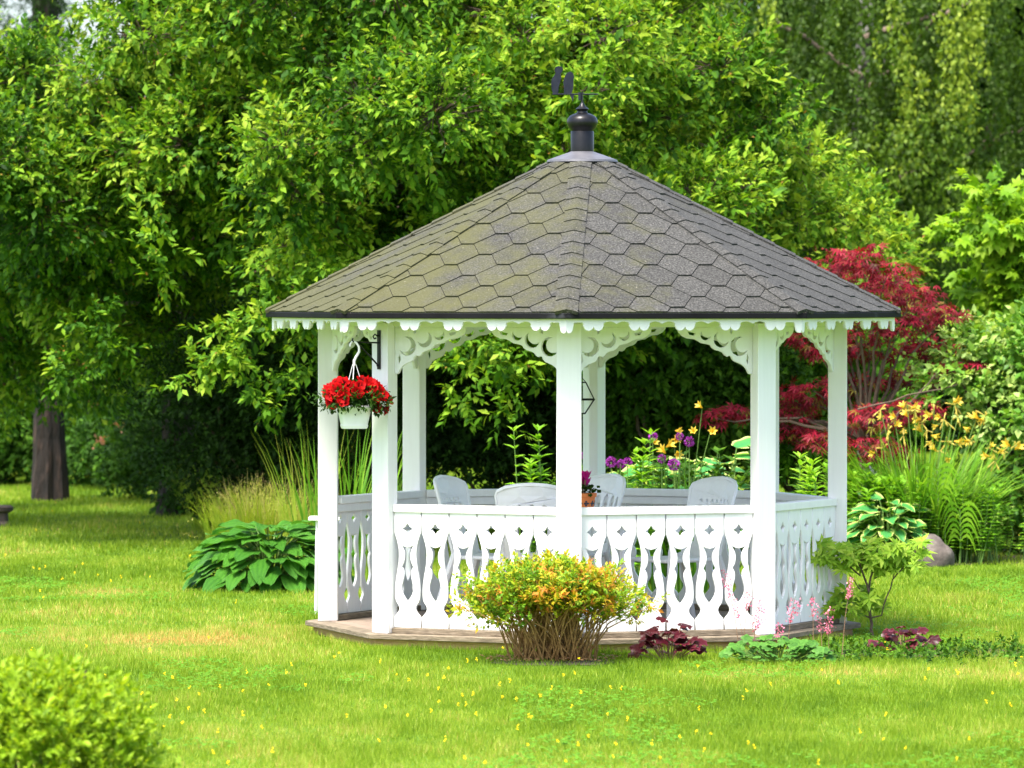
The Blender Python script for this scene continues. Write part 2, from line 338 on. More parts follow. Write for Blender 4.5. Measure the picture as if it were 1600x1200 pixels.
def leaf_objects(data, wr, mat, parent, k, name='leaf', tpl=(LEAF5, LEAF5F), sc=1.0):
    """the k leaves that show largest become objects of their own; the rest are returned"""
    Pp, Dn, Nn, S, T = data
    s, d, n = frames(Dn, Nn)
    app = S*np.abs(n[:,1])**0.4/(Pp[:,1]+DIST)*(1+0.3*rng.random(len(S)))
    px = 800 + (Pp[:,0]-CAM_X)/(Pp[:,1]+DIST)*F_PX; py = HOR + (CAM_Z-Pp[:,2])/(Pp[:,1]+DIST)*F_PX
    app = np.where((px>10)&(px<1590)&(py>10)&(py<1190), app, 0)
    idx = np.argsort(-app)[:k]; mes = []
    for q in range(6):
        V, Fc, TT = cloud(np.zeros((1,3)), np.array([[0,1.,0]]), np.array([[0,0,1.]]), [1.0], np.array([0.15+0.14*q]), wr, tpl)
        mes.append(np_mesh(name, V, Fc, mat, {'tint': TT}))
    for i in idx:
        M = Matrix.Identity(4)
        for r in range(3):
            M[r][0] = s[i,r]*S[i]*sc; M[r][1] = d[i,r]*S[i]*sc; M[r][2] = n[i,r]*S[i]*sc; M[r][3] = Pp[i,r]
        mobj(name, mes[int(np.clip((T[i]-0.1)/0.14, 0, 5))], parent, M)
    mask = np.ones(len(S), bool); mask[idx] = False
    return Pp[mask], Dn[mask], Nn[mask], S[mask], T[mask]
def limb(mb, a, b, r0, r1, wob=0.12, n=7, seg=6):
    a = Vector(a); b = Vector(b); L = (b-a).length; pts = []; rad = []
    for i in range(seg+1):
        t = i/seg; p = a.lerp(b, t)
        if 0 < i: p = p + Vector((random.uniform(-1,1), random.uniform(-1,1), random.uniform(-.6,.6)))*wob*L*(0.5 if i == seg else 1)*0.5
        pts.append(p); rad.append(r0+(r1-r0)*t)
    mb.tube(pts, rad, n); return pts[-1]
def trunk_mesh(mb, base, top, r0, r1, flare=1.35, seg=14, n=16):
    base = Vector(base); top = Vector(top); pts = []; vs = []; fs = []
    for i in range(seg+1):
        t = i/seg; c = base.lerp(top, t) + Vector((math.sin(t*5+base.x)*r0*.25, math.cos(t*4)*r0*.2, 0))*min(1,t*3)
        r = (r0+(r1-r0)*t)*(1+(flare-1)*max(0,1-t*5))
        for k in range(n):
            a = 2*math.pi*k/n; q = r*(1+0.13*math.sin(3*a+base.x*3+t*2)+0.10*math.sin(7*a+t*5)+random.uniform(-.05,.05))
            vs.append(c+Vector((math.cos(a)*q, math.sin(a)*q, -0.06 if i == 0 else 0)))
    for j in range(seg):
        for k in range(n): fs.append((j*n+k, j*n+(k+1)%n, (j+1)*n+(k+1)%n, (j+1)*n+k))
    mb.add(vs, fs)

# ================================================================== GROUND
v = []; f = []
mb = MB().add([(-600,-300,0),(600,-300,0),(600,900,0),(-600,900,0)], [(0,1,2,3)])
lawn = mb.build('lawn', M_LAWN, kind='structure')
# ================================================================== GAZEBO
FL = 0.085; T0 = -3.525; RP = 1.75; RROOF = 2.095; ZE = FL + 2.055
def oct_pt(r, i): a = math.radians(T0 + 45*i); return Vector((r*math.sin(a), -r*math.cos(a), 0))
def octagon(r): return [tuple(oct_pt(r, i)[:2]) for i in range(8)]
gaz = empty('gazebo', (0,0,0), 'white octagonal wooden gazebo with fretwork railing and grey shingled roof on the lawn', 'gazebo')
# deck: fascia, joists' ochre skirt, border boards, planks
mb = MB(); mb.prism(octagon(1.79), -0.02, FL-0.032); plat = mb.build('platform', M_NEWWOOD, gaz, bevel=0.004)
for i in range(8):
    a, b = oct_pt(1.845, i), oct_pt(1.845, i+1); c, d = oct_pt(1.70, i+1), oct_pt(1.70, i)
    q = 0.0015/ (a-b).length
    a2, b2 = a.lerp(b,q), b.lerp(a,q); d2, c2 = d.lerp(c,q), c.lerp(d,q)
    mb = MB(); mb.prism([tuple(p[:2]) for p in (a2,b2,c2,d2)], FL-0.032, FL); mb.build('border_board', M_SILL, plat, bevel=0.004)
ap = 1.695*math.cos(math.pi/8); w = 0.118; ang = math.radians(T0-67.5); ca, sa = math.cos(ang), math.sin(ang)
def octclip(y0, y1, r=1.695):
    # plank between two lines, clipped to the octagon (in the entrance side's own axes)
    pts = [(r*math.sin(math.radians(22.5+45*i)), -r*math.cos(math.radians(22.5+45*i))) for i in range(8)]
    def clip(poly, s, lim):
        out = []
        for i in range(len(poly)):
            p, q = poly[i], poly[(i+1)%len(poly)]; ip, iq = s*(p[1]-lim) >= 0, s*(q[1]-lim) >= 0
            if ip: out.append(p)
            if ip != iq:
                t = (lim-p[1])/(q[1]-p[1]); out.append((p[0]+(q[0]-p[0])*t, lim))
        return out
    return clip(clip(pts, 1, y0), -1, y1)
k = 0
y = -ap
while y < ap-0.02:
    poly = octclip(y+0.002, min(y+w-0.003, ap))
    if len(poly) >= 3:
        mb = MB(); mb.prism(poly, FL-0.03, FL-0.001-0.001*random.random(), Matrix.Rotation(ang, 4, 'Z')); mb.build('plank', M_DECK, plat)
    y += w
# posts: trapezoid section, wide face outwards
post_me = None
def post_mesh():
    h = 0.0805; d = 0.125; t = math.tan(math.radians(22.5))*d
    poly = [(-h,0), (h,0), (h-t,d), (-h+t,d)]
    return MB().prism(poly, FL, FL+1.985)
for i in range(8):
    p = oct_pt(RP, i); M = Matrix.Translation(p) @ Matrix.Rotation(math.radians(T0+45*i), 4, 'Z')
    if post_me is None: post_me = post_mesh().mesh('post', M_WHITE)
    o = mobj('post', post_me, gaz, M); m = o.modifiers.new('bevel','BEVEL'); m.width = .006; m.segments = 2
    if i == 7:  # seam boards at the foot of the entrance posts
        pass
# fretwork board of the railing
BW = 0.1968
def board_mesh():
    hw = BW/2; g = 0.0032
    prof = [(0,0), (.066,0), (.074,.005), (.090,.020), (.106,.032), (.122,.0365), (.138,.033), (.152,.024), (.164,.015), (.180,.0085), (.205,.0055), (.245,.005), (.285,.008),
            (.33,.0155), (.375,.0245), (.42,.031), (.462,.0335), (.50,.0315), (.54,.0235), (.575,.0125), (.598,.004), (.608,0), (.742,0)]
    right = [(hw-g-x, v) for v, x in prof]; left = [(-hw+g+x, v) for v, x in reversed(prof)]
    outer = right + left
    star = []
    for k in range(16):
        a = math.pi*k/8; r = [0.036, 0.0245, 0.0205, 0.0245][k%4]; star.append((r*math.sin(a), .632+r*math.cos(a)))
    vp = [(.168,0), (.188,.017), (.213,.033), (.242,.042), (.27,.0405), (.30,.032), (.325,.0255), (.345,.0235), (.362,.026), (.378,.033), (.39,.0415), (.402,.034), (.418,.026), (.44,.0205), (.465,.0195), (.487,.023), (.508,.033), (.530,.045)]
    vase = [(x,v) for v,x in vp] + [(.025,.519), (.0,.513), (-.025,.519)] + [(-x,v) for v,x in reversed(vp[1:])]
    return fill_poly(outer, [star[::-1], vase[::-1]], 0.018, M_WHITE, 'board', 0.002)
board = board_mesh()
side_dir = []
for i in range(8):
    a, b = oct_pt(RP, i), oct_pt(RP, i+1); u = (b-a).normalized(); n = Vector((u.y, -u.x, 0))     # outward
    a0 = a + u*0.0745 - n*0.0315; b0 = b - u*0.0745 - n*0.0315
    side_dir.append((a0, b0, u, n))
    if i == 6: continue                                   # the open entrance
    L = (b0-a0).length
    R3 = Matrix((( u.x, 0, n.x, 0), (u.y, 0, n.y, 0), (0, 1, 0, 0), (0,0,0,1)))
    Mx = Matrix(((u.x, -n.x, 0, a0.x), (u.y, -n.y, 0, a0.y), (0, 0, 1, 0), (0,0,0,1)))   # x along, y inwards, z up
    mb = MB(); mb.box((0.001, 0.004, FL+.776), (L-.001, 0.098, FL+.825), Mx)
    mb.box((0.001, 0.046, FL+.72), (L-.001, 0.075, FL+.775), Mx)
    rail = mb.build('handrail', M_WHITE, gaz, bevel=0.004)
    mb = MB(); mb.box((0.002, -0.012, FL), (L-.002, 0.085, FL+.036), Mx); mb.build('sill_beam', M_SILL, rail, bevel=0.004)
    for k in range(6):
        c = a0 + u*(L*(k+.5)/6) - n*0.026 + Vector((0,0,FL+.038))
        mobj('board', board, rail, Matrix.Translation(c) @ R3)
# header beams and fretwork brackets
def crescent(cx, cy, r, a0, a1, th, n=10):
    o = [(cx+r*math.cos(a0+(a1-a0)*k/n), cy+r*math.sin(a0+(a1-a0)*k/n)) for k in range(n+1)]
    def ir(k): return r - th*math.sin(math.pi*k/n) - 0.001
    i = [(cx+ir(k)*math.cos(a0+(a1-a0)*k/n), cy+ir(k)*math.sin(a0+(a1-a0)*k/n)) for k in range(n-1,0,-1)]
    return o+i
def bracket_mesh():
    out = [(0,.03), (0,-.262), (.012,-.272), (.026,-.266), (.036,-.244), (.05,-.224), (.072,-.208), (.10,-.197), (.125,-.186), (.138,-.172), (.144,-.156), (.158,-.152), (.17,-.158), (.186,-.150),
           (.20,-.132), (.222,-.122), (.25,-.116), (.272,-.102), (.285,-.084), (.31,-.078), (.345,-.072), (.372,-.056), (.395,-.046), (.44,-.042), (.475,-.026), (.50,.0), (.505,.03)]
    holes = [crescent(.088,-.092,.062,-2.7,1.9,.036), crescent(.212,-.048,.052,-2.9,1.1,.030), crescent(.318,-.018,.036,-2.9,0.7,.022),
             [(.022,-.165), (.036,-.140), (.040,-.180), (.030,-.215)], [(.140,-.015), (.155,-.002), (.152,.012), (.132,.012)], [(.385,-.008), (.44,.002), (.43,-.018), (.395,-.024)]]
    hs = []
    for h in holes:
        A = sum(h[i][0]*h[(i+1)%len(h)][1]-h[(i+1)%len(h)][0]*h[i][1] for i in range(len(h)))
        hs.append(h if A < 0 else h[::-1])
    return fill_poly(out[::-1], hs, 0.024, M_WHITE, 'bracket', 0.002)
bracket = bracket_mesh()
for i in range(8):
    a0, b0, u, n = side_dir[i]; L = (b0-a0).length
    Mx = Matrix(((u.x, -n.x, 0, a0.x), (u.y, -n.y, 0, a0.y), (0, 0, 1, 0), (0,0,0,1)))
    mb = MB(); mb.box((-0.03, 0.012, FL+1.962), (L+.03, 0.082, FL+2.03), Mx); mb.build('header_beam', M_WHITE, gaz, bevel=0.003)
    zt = FL+1.961-.03
    R1 = Matrix(((u.x,0,n.x,0),(u.y,0,n.y,0),(0,1,0,0),(0,0,0,1))); R2 = Matrix(((-u.x,0,-n.x,0),(-u.y,0,-n.y,0),(0,1,0,0),(0,0,0,1)))
    mobj('bracket', bracket, gaz, Matrix.Translation(a0+u*.001-n*.045+Vector((0,0,zt))) @ R1)
    mobj('bracket', bracket, gaz, Matrix.Translation(b0-u*.001-n*.045+Vector((0,0,zt))) @ R2)
# scalloped valance
def valance_mesh(L):
    h = L/2; per = 0.305; pts = [(-h,0.045)]
    def arc(cx, cy, r, a0, a1, n=7): return [(cx+r*math.cos(math.radians(a0+(a1-a0)*k/n)), cy+r*math.sin(math.radians(a0+(a1-a0)*k/n))) for k in range(n+1)]
    low = []
    n = 5; s0 = -per*(n-1)/2
    low += [(-h,-.056)] + arc(-h+.016,-.052,.026,250,360,5) + [(-h+.052,-.012)]
    for k in range(n):
        c = s0+k*per
        low += [(c-.074,-.010)] + [(c-.066,-.022), (c-.070,-.030)] + arc(c-.032,-.030,.033,190,350) + arc(c+.032,-.030,.033,190,350) + [(c+.070,-.030), (c+.066,-.022), (c+.074,-.010)]
        if k < n-1: low += [(c+per/2-.045,-.004), (c+per/2-.020,-.010), (c+per/2,-.020), (c+per/2+.020,-.010), (c+per/2+.045,-.004)]
    low += [(h-.052,-.012)] + arc(h-.016,-.052,.026,180,290,5) + [(h,-.056)]
    out = pts + low + [(h,0.045)]
    return fill_poly(out, [], 0.018, M_WHITE, 'valance', 0.0015)
RV = 2.068
vl = 2*RV*math.sin(math.pi/8); val = valance_mesh(vl-0.004)
for i in range(8):
    a, b = oct_pt(RV, i), oct_pt(RV, i+1); u = (b-a).normalized(); n = Vector((u.y,-u.x,0))
    M = Matrix.Translation((a+b)/2 - n*0.012 + Vector((0,0,FL+2.004))) @ Matrix(((u.x,0,n.x,0),(u.y,0,n.y,0),(0,1,0,0),(0,0,0,1)))
    mobj('valance', val, gaz, M)
    # soffit board between valance and header
    c, d = oct_pt(1.66, i), oct_pt(1.66, i+1)
    mb = MB(); a2, b2 = oct_pt(RV-.03, i), oct_pt(RV-.03, i+1)
    mb.prism([tuple(p[:2]) for p in (a2,b2,d,c)], FL+2.034, FL+2.046); mb.build('soffit', M_WHITE, gaz)
    # dark metal drip edge
    mb = MB(); o_, i_ = oct_pt(RROOF+.012, i), oct_pt(RROOF+.012, i+1); c, d = oct_pt(RROOF-.03, i), oct_pt(RROOF-.03, i+1)
    mb.prism([tuple(p[:2]) for p in (o_,i_,d,c)], ZE-.038, ZE-.002)
    mb.build('drip_edge', M_GUTTER, gaz, bevel=0.005)
# roof
RISE = 0.522*RROOF; APEX = Vector((0,0,ZE+RISE))
mb = MB(); vs = [oct_pt(RROOF, i)+Vector((0,0,ZE)) for i in range(8)] + [APEX] + [oct_pt(RROOF-.05, i)+Vector((0,0,ZE-.001)) for i in range(8)] + [APEX-Vector((0,0,.06))]
fs = [(i,(i+1)%8,8) for i in range(8)] + [((i+1)%8+9,i+9,17) for i in range(8)] + [(i,i+9,(i+1)%8+9,(i+1)%8) for i in range(8)]
mb.add(vs, fs); roof = mb.build('roof', M_FELT, gaz)
for i in range(8):
    a, b = oct_pt(1.97, i), oct_pt(1.97, i+1); top = Vector((0,0,ZE+RISE-.10)); za_ = Vector((0,0,ZE-.065+RISE*(1-1.97/RROOF)))
    vs = [a+za_, b+za_, top, a+za_+Vector((0,0,.02)), b+za_+Vector((0,0,.02)), top+Vector((0,0,.02))]
    MB().add(vs, [(0,2,1),(3,4,5),(0,1,4,3),(1,2,5,4),(2,0,3,5)]).build('bounce_ceiling_panel', M_WHITE, gaz)  # unseen white underside, added to bounce light into the gazebo
HW = 0.372; HE = 0.137; HA = 0.046; HB = HW/2-HA
def facet_basis(i):
    a, b = oct_pt(RROOF, i)+Vector((0,0,ZE)), oct_pt(RROOF, i+1)+Vector((0,0,ZE)); m = (a+b)/2
    u = (b-a).normalized(); vv = (APEX-m); Hs = vv.length; vv.normalize(); n = u.cross(vv)
    return m, u, vv, n, (b-a).length/2, Hs
def clip_half(poly, fn):
    out = []
    for i in range(len(poly)):
        p, q = poly[i], poly[(i+1)%len(poly)]; dp, dq = fn(p), fn(q)
        if dp >= 0: out.append(p)
        if (dp >= 0) != (dq >= 0):
            t = dp/(dp-dq); out.append((p[0]+(q[0]-p[0])*t, p[1]+(q[1]-p[1])*t))
    return out
back = MB()
for i in range(8):
    m, u, vv, n, hl, Hs = facet_basis(i)
    front = i in (6, 7, 0, 1)
    vmax = Hs*(1-.19/RROOF); off = random.uniform(0, HW)
    for j in range(-1, 18):
        v0 = 0.05 + j*HE
        for q in range(-4, 5):
            u0 = q*HW + (HW/2 if j % 2 else 0) + off - HW/2
            g = 0.0016
            hexa = [(u0-HA+g, v0-HE+g), (u0+HA-g, v0-HE+g), (u0+HB-g, v0), (u0+HA-g, v0+HE-g), (u0-HA+g, v0+HE-g), (u0-HB+g, v0)]
            fns = [lambda p: p[1]+0.004, lambda p: vmax-p[1], lambda p: hl*(1-p[1]/Hs)-0.004-p[0], lambda p: p[0]+hl*(1-p[1]/Hs)-0.004]
            for fn in fns:
                hexa = clip_half(hexa, fn)
                if len(hexa) < 3: break
            if len(hexa) < 3: continue
            ar = abs(sum(hexa[k][0]*hexa[(k+1)%len(hexa)][1]-hexa[(k+1)%len(hexa)][0]*hexa[k][1] for k in range(len(hexa))))/2
            if ar < 0.0006: continue
            jl = random.uniform(0, .0025); tl = random.uniform(-.006,.006)
            def lift(p): return 0.0042 + 0.0095*(v0+HE-p[1])/(2*HE) + jl + tl*(p[0]-u0)
            top = [m+u*p[0]+vv*p[1]+n*lift(p) for p in hexa]; bot = [m+u*p[0]+vv*p[1]+n*0.0008 for p in hexa]; N = len(hexa)
            fcs = [tuple(range(N))] + [(k, k+N, (k+1)%N+N, (k+1)%N) for k in range(N)]
            if front:
                c = sum(top, Vector())/N
                t = MB(); t.add([p-c for p in top]+[p-c for p in bot], fcs)
                mobj('shingle', t.mesh('shingle', M_SHINGLE), roof, Matrix.Translation(c))
            else: back.add(top+bot, fcs)
for i in range(8):
    m0 = facet_basis(i-1); m1 = facet_basis(i)
    p0 = oct_pt(RROOF, i)+Vector((0,0,ZE)); hd = (APEX-p0); Lh = hd.length; hd.normalize()
    def perp(fb, sgn):
        d = fb[3].cross(hd); d.normalize()
        return d if d.dot(fb[1])*sgn > 0 else -d
    dl = perp(m0, -1); dr = perp(m1, 1); nn = (m0[3]+m1[3]).normalized()
    s = -0.005; end = Lh*(1-.2/RROOF)
    while s < end:
        e = min(s+.168, end); w = 0.070
        vs = []
        for (q, lf, bow) in ((s, .0235, .010), (e, .0165, 0.0)):
            for (dd, nnn, ww) in ((dl, m0[3], w), (dl, m0[3], w*.5), (None, nn, 0), (dr, m1[3], w*.5), (dr, m1[3], w)):
                base = p0 + hd*(q + (bow*(1-ww/w) if bow else 0)) + (dd*ww if dd else Vector())
                vs.append(base + nnn*lf)
        for (q, bow) in ((s, .010), (e, 0)):
            for (dd, nnn, ww) in ((dl, m0[3], w), (dl, m0[3], w*.5), (None, nn, 0), (dr, m1[3], w*.5), (dr, m1[3], w)):
                vs.append(p0 + hd*(q + (bow*(1-ww/w) if bow else 0)) + (dd*ww if dd else Vector()) + nnn*0.001)
        fcs = [(k,k+1,k+6,k+5) for k in range(4)] + [(k+10,k,k+5,k+15) if k == 0 else (k,k+10,k+15,k+5) for k in (0,4)] + [(k+10,k+11,k+1,k) for k in range(4)] + [(k+5,k+6,k+16,k+15) for k in range(4)]
        if i in (6,7,0,1,2):
            c = vs[2].copy(); t = MB().add([x-c for x in vs], fcs)
            mobj('ridge_shingle', t.mesh('ridge_shingle', M_SHINGLE), roof, Matrix.Translation(c))
        else: back.add(vs, fcs)
        s += .156
back.build('far_side_shingles', M_SHINGLE, roof, kind='stuff')
# metal cap, finial, weathervane
za = ZE+RISE*(1-.222/RROOF)+.026
z236 = P(0, 236, -.1).z
capm = MB().lathe([(.236,za-.014), (.232,za), (.150,za+(z236-za)*.52), (.082,z236-.004), (.074,z236)], 40)
cap = capm.build('roof_cap', M_CAP, gaz, smooth=True)
z0 = z236-.006
fin = MB().lathe([(.077,z0), (.077,z0+.135), (.074,z0+.140), (.080,z0+.150), (.094,z0+.166), (.101,z0+.185), (.103,z0+.205), (.097,z0+.225), (.082,z0+.242), (.056,z0+.254), (.036,z0+.26), (.032,z0+.272),
                  (.044,z0+.280), (.046,z0+.286), (.036,z0+.293), (.022,z0+.304), (.012,z0+.322), (.006,z0+.335), (.0045,z0+.40)], 28)
fin.build('finial', M_BLACK, cap, smooth=True)
zb = P(0, 147.5, 0).z; xv = lambda px: CAM_X+(px-800)/F_PX*DIST
vane = MB(); vane.tube([(xv(863),0,zb), (xv(935),0,zb)], .0045, 6); vane.tube([(xv(906),0,zb+.012), (xv(906),0,zb-.04)], .011, 8)
vane.add([(xv(890),-.002,zb),(xv(897),-.002,zb),(xv(895),-.002,zb-.05),(xv(890),.002,zb),(xv(897),.002,zb),(xv(895),.002,zb-.05)], [(0,1,2),(3,5,4),(0,3,4,1),(1,4,5,2),(2,5,3,0)])
vo = vane.build('weathervane', M_VANE, cap, smooth=True)
def sil(pts, name):
    pl = [(xv(x), P(0,y,0).z) for x, y in pts]
    me = fill_poly(pl, [], .005, M_VANE, name, .0006); mobj(name, me, vo, Matrix(((1,0,0,0),(0,0,1,0),(0,1,0,0),(0,0,0,1))))
sil([(864,147),(862,140),(861,132),(862,124),(866,118),(868,114),(866,110),(868,105),(873,103.5),(878,105),(880,109),(878,113),(876,116),(877,122),(875,130),(873,136),(872,147)], 'perched_figure')
sil([(881,147),(881,138),(880,128),(882,121),(884,117),(886,114),(891,112),(895,114.5),(897,119),(896,126),(896,134),(895,140),(893,147)], 'perched_figure')
# wrought bracket on the entrance post
bp = oct_pt(RP, 7); rd = Vector((math.sin(math.radians(T0-45)), -math.cos(math.radians(T0-45)), 0)); tg = Vector((-rd.y, rd.x, 0))
Mb = Matrix(((rd.x, tg.x, 0, bp.x), (rd.y, tg.y, 0, bp.y), (0,0,1,0), (0,0,0,1)))
wb = MB(); wb.box((.001,-.012,1.775), (.012,.012,2.025), Mb); wb.tube([(.01,0,1.945),(.10,0,1.947),(.215,0,1.952),(.228,0,1.962),(.222,0,1.974)], .0055, 6, Mb)
wb.tube([(.012,0,1.80),(.03,0,1.815),(.10,0,1.875),(.185,0,1.945)], .006, 6, Mb)
for z in (1.80, 1.99): wb.lathe([(.009,-.006),(.009,.004),(.003,.008)], 8, Mb @ Matrix.Translation((.016,0,z)) @ Matrix.Rotation(math.pi/2,4,'Y'))
wb.tube([(.014,0,1.985),(.04,0,2.0),(.055,0,1.985),(.045,0,1.97),(.03,0,1.975)], .005, 6, Mb)
wb.build('plant_bracket', M_BLACK, gaz, smooth=True)
# ================================================================== HANGING BASKET
hp = bp + rd*.212; bz = 1.40
bas = empty('hanging_basket', (hp.x, hp.y, bz), 'white plastic hanging pot overflowing with red petunias on the post bracket', 'hanging plant')
Mh = Matrix.Translation((hp.x, hp.y, bz)) @ Matrix.Rotation(math.radians(8), 4, 'Z')
pot = MB().lathe([(.078,0), (.084,.012), (.086,.022), (.083,.026), (.104,.128), (.112,.130), (.112,.142), (.104,.142), (.098,.11)], 28, Mh, power=5)
pot.build('pot', M_PLASTIC, bas, smooth=True)
MB().lathe([(.097,.11),(.05,.125)], 20, Mh, power=5).build('soil', M_SOIL, bas)
hk = MB(); zt = 1.952-bz
for k in range(3):
    a = 2*math.pi*k/3+.4; hk.tube([(.10*math.cos(a),.10*math.sin(a),.14), (.012*math.cos(a),.012*math.sin(a),zt-.145)], .0028, 5, Matrix.Translation((hp.x,hp.y,bz)))
hk.tube([(0,0,zt-.15),(0,0,zt-.12),(.012,0,zt-.095),(.032,0,zt-.062),(.030,0,zt-.03),(.012,0,zt-.004),(-.010,0,zt+.004),(-.024,0,zt-.012),(-.026,0,zt-.03)], [.009,.009,.009,.008,.0075,.007,.007,.006,.005], 7, Matrix.Translation((hp.x,hp.y,bz)))
hk.build('hanger', M_WHITE, bas, smooth=True)
def petunia(seed):
    r = random.Random(seed); vs = []; fs = []; ts = []; n = 20
    rings = [(.0, -.028, .0), (.24, -.010, .16), (.50, .0, .6), (1.0, .006, 1.0)]
    for q, (rr, z, t) in enumerate(rings):
        for k in range(n):
            a = 2*math.pi*k/n; lob = 1 + (.10*math.cos(5*a) if q == 3 else 0)
            vs.append((rr*.034*lob*math.cos(a), rr*.034*lob*math.sin(a), z + (.007*math.cos(10*a+seed)+r.uniform(-.002,.002) if q == 3 else 0))); ts.append(min(1,max(0,t*(1-.06*seed)-(.22*max(0,-math.cos(5*a)) if q >= 2 else 0))))
    for j in range(3):
        for k in range(n): fs.append((j*n+k, j*n+(k+1)%n, (j+1)*n+(k+1)%n, (j+1)*n+k))
    return np_mesh('flower', np.array(vs), np.array(fs), L_PETAL, {'tint': np.array(ts)}, smooth=True)
pets = [petunia(k) for k in range(4)]
bc = Vector((hp.x-.005, hp.y, 1.60)); cnt = 0
while cnt < 46:
    d = Vector((random.gauss(0,1), random.gauss(-.5,.8), random.gauss(.25,.7))).normalized()
    if d.y > .55 or d.z < -.35: continue
    rr = random.uniform(.9,1.05); p = bc + Vector((d.x*.225, d.y*.17, d.z*.135-.05*abs(d.x)**2+.0))*rr
    if d.z < -.1 and abs(d.x) < .5: continue
    if random.random() < .25 and d.z < .3: continue
    out = (d + Vector((0,-.5,.15))).normalized()
    M = Matrix.Translation(p) @ out.to_track_quat('Z','Y').to_matrix().to_4x4() @ Matrix.Rotation(random.random()*6,4,'Z') @ Matrix.Scale(random.uniform(1.0,1.35),4)
    mobj('flower', random.choice(pets), bas, M); cnt += 1
A, O = on_lobe((hp.x, hp.y, 1.58), (.20,.14,.055), 260, up=.1)
k = (A[:,2] > 1.555) | (np.abs(A[:,0]-hp.x) > .13); A, O = A[k], O[k]
cloud_obj('foliage', [cloud(*sprays(A, O, .06, 5, .034, droop=.15))], L_DARK, bas, kind='stuff')
# ================================================================== LANTERN, TABLE, POT, CHAIRS
lx, ly = -.018, -.02
lan = empty('hanging_lantern', (lx, ly, 1.46), 'black wire geometric lantern hanging from the gazebo roof behind the middle front post', 'lantern')
fr = MB(); ring = lambda r, z, n=6: [(lx+r*math.cos(2*math.pi*k/n+.52), ly+r*math.sin(2*math.pi*k/n+.52), z) for k in range(n)]
t_, m_, b_ = ring(.048,1.672), ring(.112,1.559), ring(.042,1.466)
for R_, rad in ((t_,.0045),(m_,.006),(b_,.0045)):
    for k in range(6): fr.tube([R_[k], R_[(k+1)%6]], rad, 5)
for k in range(6): fr.tube([t_[k], m_[k], b_[k]], .0045, 5)
fr.tube([(lx,ly,1.672),(lx,ly,ZE+RISE-.10)], .004, 5)
for k in range(0,6,2): fr.tube([t_[k],(lx,ly,1.72)], .003, 5)
fr.build('frame', M_BLACK, lan)
MB().lathe([(.001,1.468),(.03,1.47),(.03,1.56),(.004,1.565)], 14, Matrix.Translation((lx,ly,0))).build('candle', M_PLASTIC, lan, smooth=True)
tx, ty = .04, .02
tab = empty('garden_table', (tx, ty, FL), 'round white plastic table in the middle of the gazebo under the flower pot', 'table')
MB().lathe([(.41,.672),(.43,.68),(.435,.695),(.42,.705)], 40, Matrix.Translation((tx,ty,FL))).build('tabletop', M_PLASTIC, tab, smooth=True)
for k in range(4):
    a = math.pi/4+k*math.pi/2; MB().tube([(tx+.30*math.cos(a),ty+.30*math.sin(a),FL+.675),(tx+.36*math.cos(a),ty+.36*math.sin(a),FL)], [.028,.02], 8).build('leg', M_PLASTIC, tab, smooth=True)
px_, py_, pz_ = .012, -.10, FL+.705
cy = empty('flower_pot', (px_,py_,pz_), 'orange terracotta pot of magenta cyclamen standing on the white table', 'flower pot')
Mp = Matrix.Translation((px_,py_,pz_))
MB().lathe([(.052,0),(.074,.125),(.082,.127),(.084,.152),(.076,.152),(.072,.135)], 24, Mp).build('pot', M_TERRA, cy, smooth=True)
band = MB()
for k in range(9):
    a = 2*math.pi*k/9; ca, sa = math.cos(a), math.sin(a)
    for da, dz, s in ((-.12,.0,.007), (.12,.0,.007), (0,.012,.007), (0,-.012,.007), (.26,0,.005), (0,0,.004)):
        b = a+da; z = .085+dz; r = .0525+.0215*z/.125+.0
        t = Vector((-math.sin(b), math.cos(b), 0)); c = Vector((r*math.cos(b), r*math.sin(b), z)); nrm_ = Vector((math.cos(b), math.sin(b), -.17)).normalized(); up = nrm_.cross(t)
        ps = [c+nrm_*.0022+(t*math.cos(q*math.pi/4)+up*math.sin(q*math.pi/4))*s for q in range(8)]; band.add(ps+[p-nrm_*.003 for p in ps], [tuple(range(8))]+[(q,q+8,(q+1)%8+8,(q+1)%8) for q in range(8)], Mp)
band.build('painted_band', M_GLAZE, cy)
A = np.array([[px_+.05*math.cos(a)*r, py_+.05*math.sin(a)*r, pz_+.15] for a, r in zip(rng.random(40)*6.28, rng.random(40)**.5*1.2)]); O = nrm(A-np.array([px_,py_,pz_+.08]))
cloud_obj('foliage', [cloud(*sprays(A, O, .05, 3, .034, droop=.1), 0.8)], L_DARK, cy, kind='stuff')
def cyc(seed):
    Pp = []; Dn = []; Nn = []; r = np.random.default_rng(seed)
    for k in range(6):
        a = 2*math.pi*k/6+r.random()*.4; Pp.append((.006*math.cos(a),.006*math.sin(a),0)); Dn.append((.45*math.cos(a),.45*math.sin(a),1)); Nn.append((-math.cos(a),-math.sin(a),.4))
    V, Fc, T = cloud(np.array(Pp), np.array(Dn), np.array(Nn), np.full(6,.042), r.random(6), .62); return np_mesh('flower', V, Fc, L_MAG, {'tint': T})
cyf = cyc(3); st = MB()
for k in range(15):
    a = random.random()*6.28; r = random.uniform(.01,.075); h = random.uniform(.195,.26)
    p = Vector((px_+r*math.cos(a), py_+r*math.sin(a)*.8, pz_+h)); st.tube([(px_+r*.3*math.cos(a),py_+r*.3*math.sin(a),pz_+.14), p], .0022, 4)
    mobj('flower', cyf, cy, Matrix.Translation(p) @ Matrix.Rotation(random.uniform(-.5,.5),4,'X') @ Matrix.Rotation(random.random()*6,4,'Z') @ Matrix.Scale(random.uniform(1.15,1.55),4))
st.build('stems', M_PSTEM, cy)

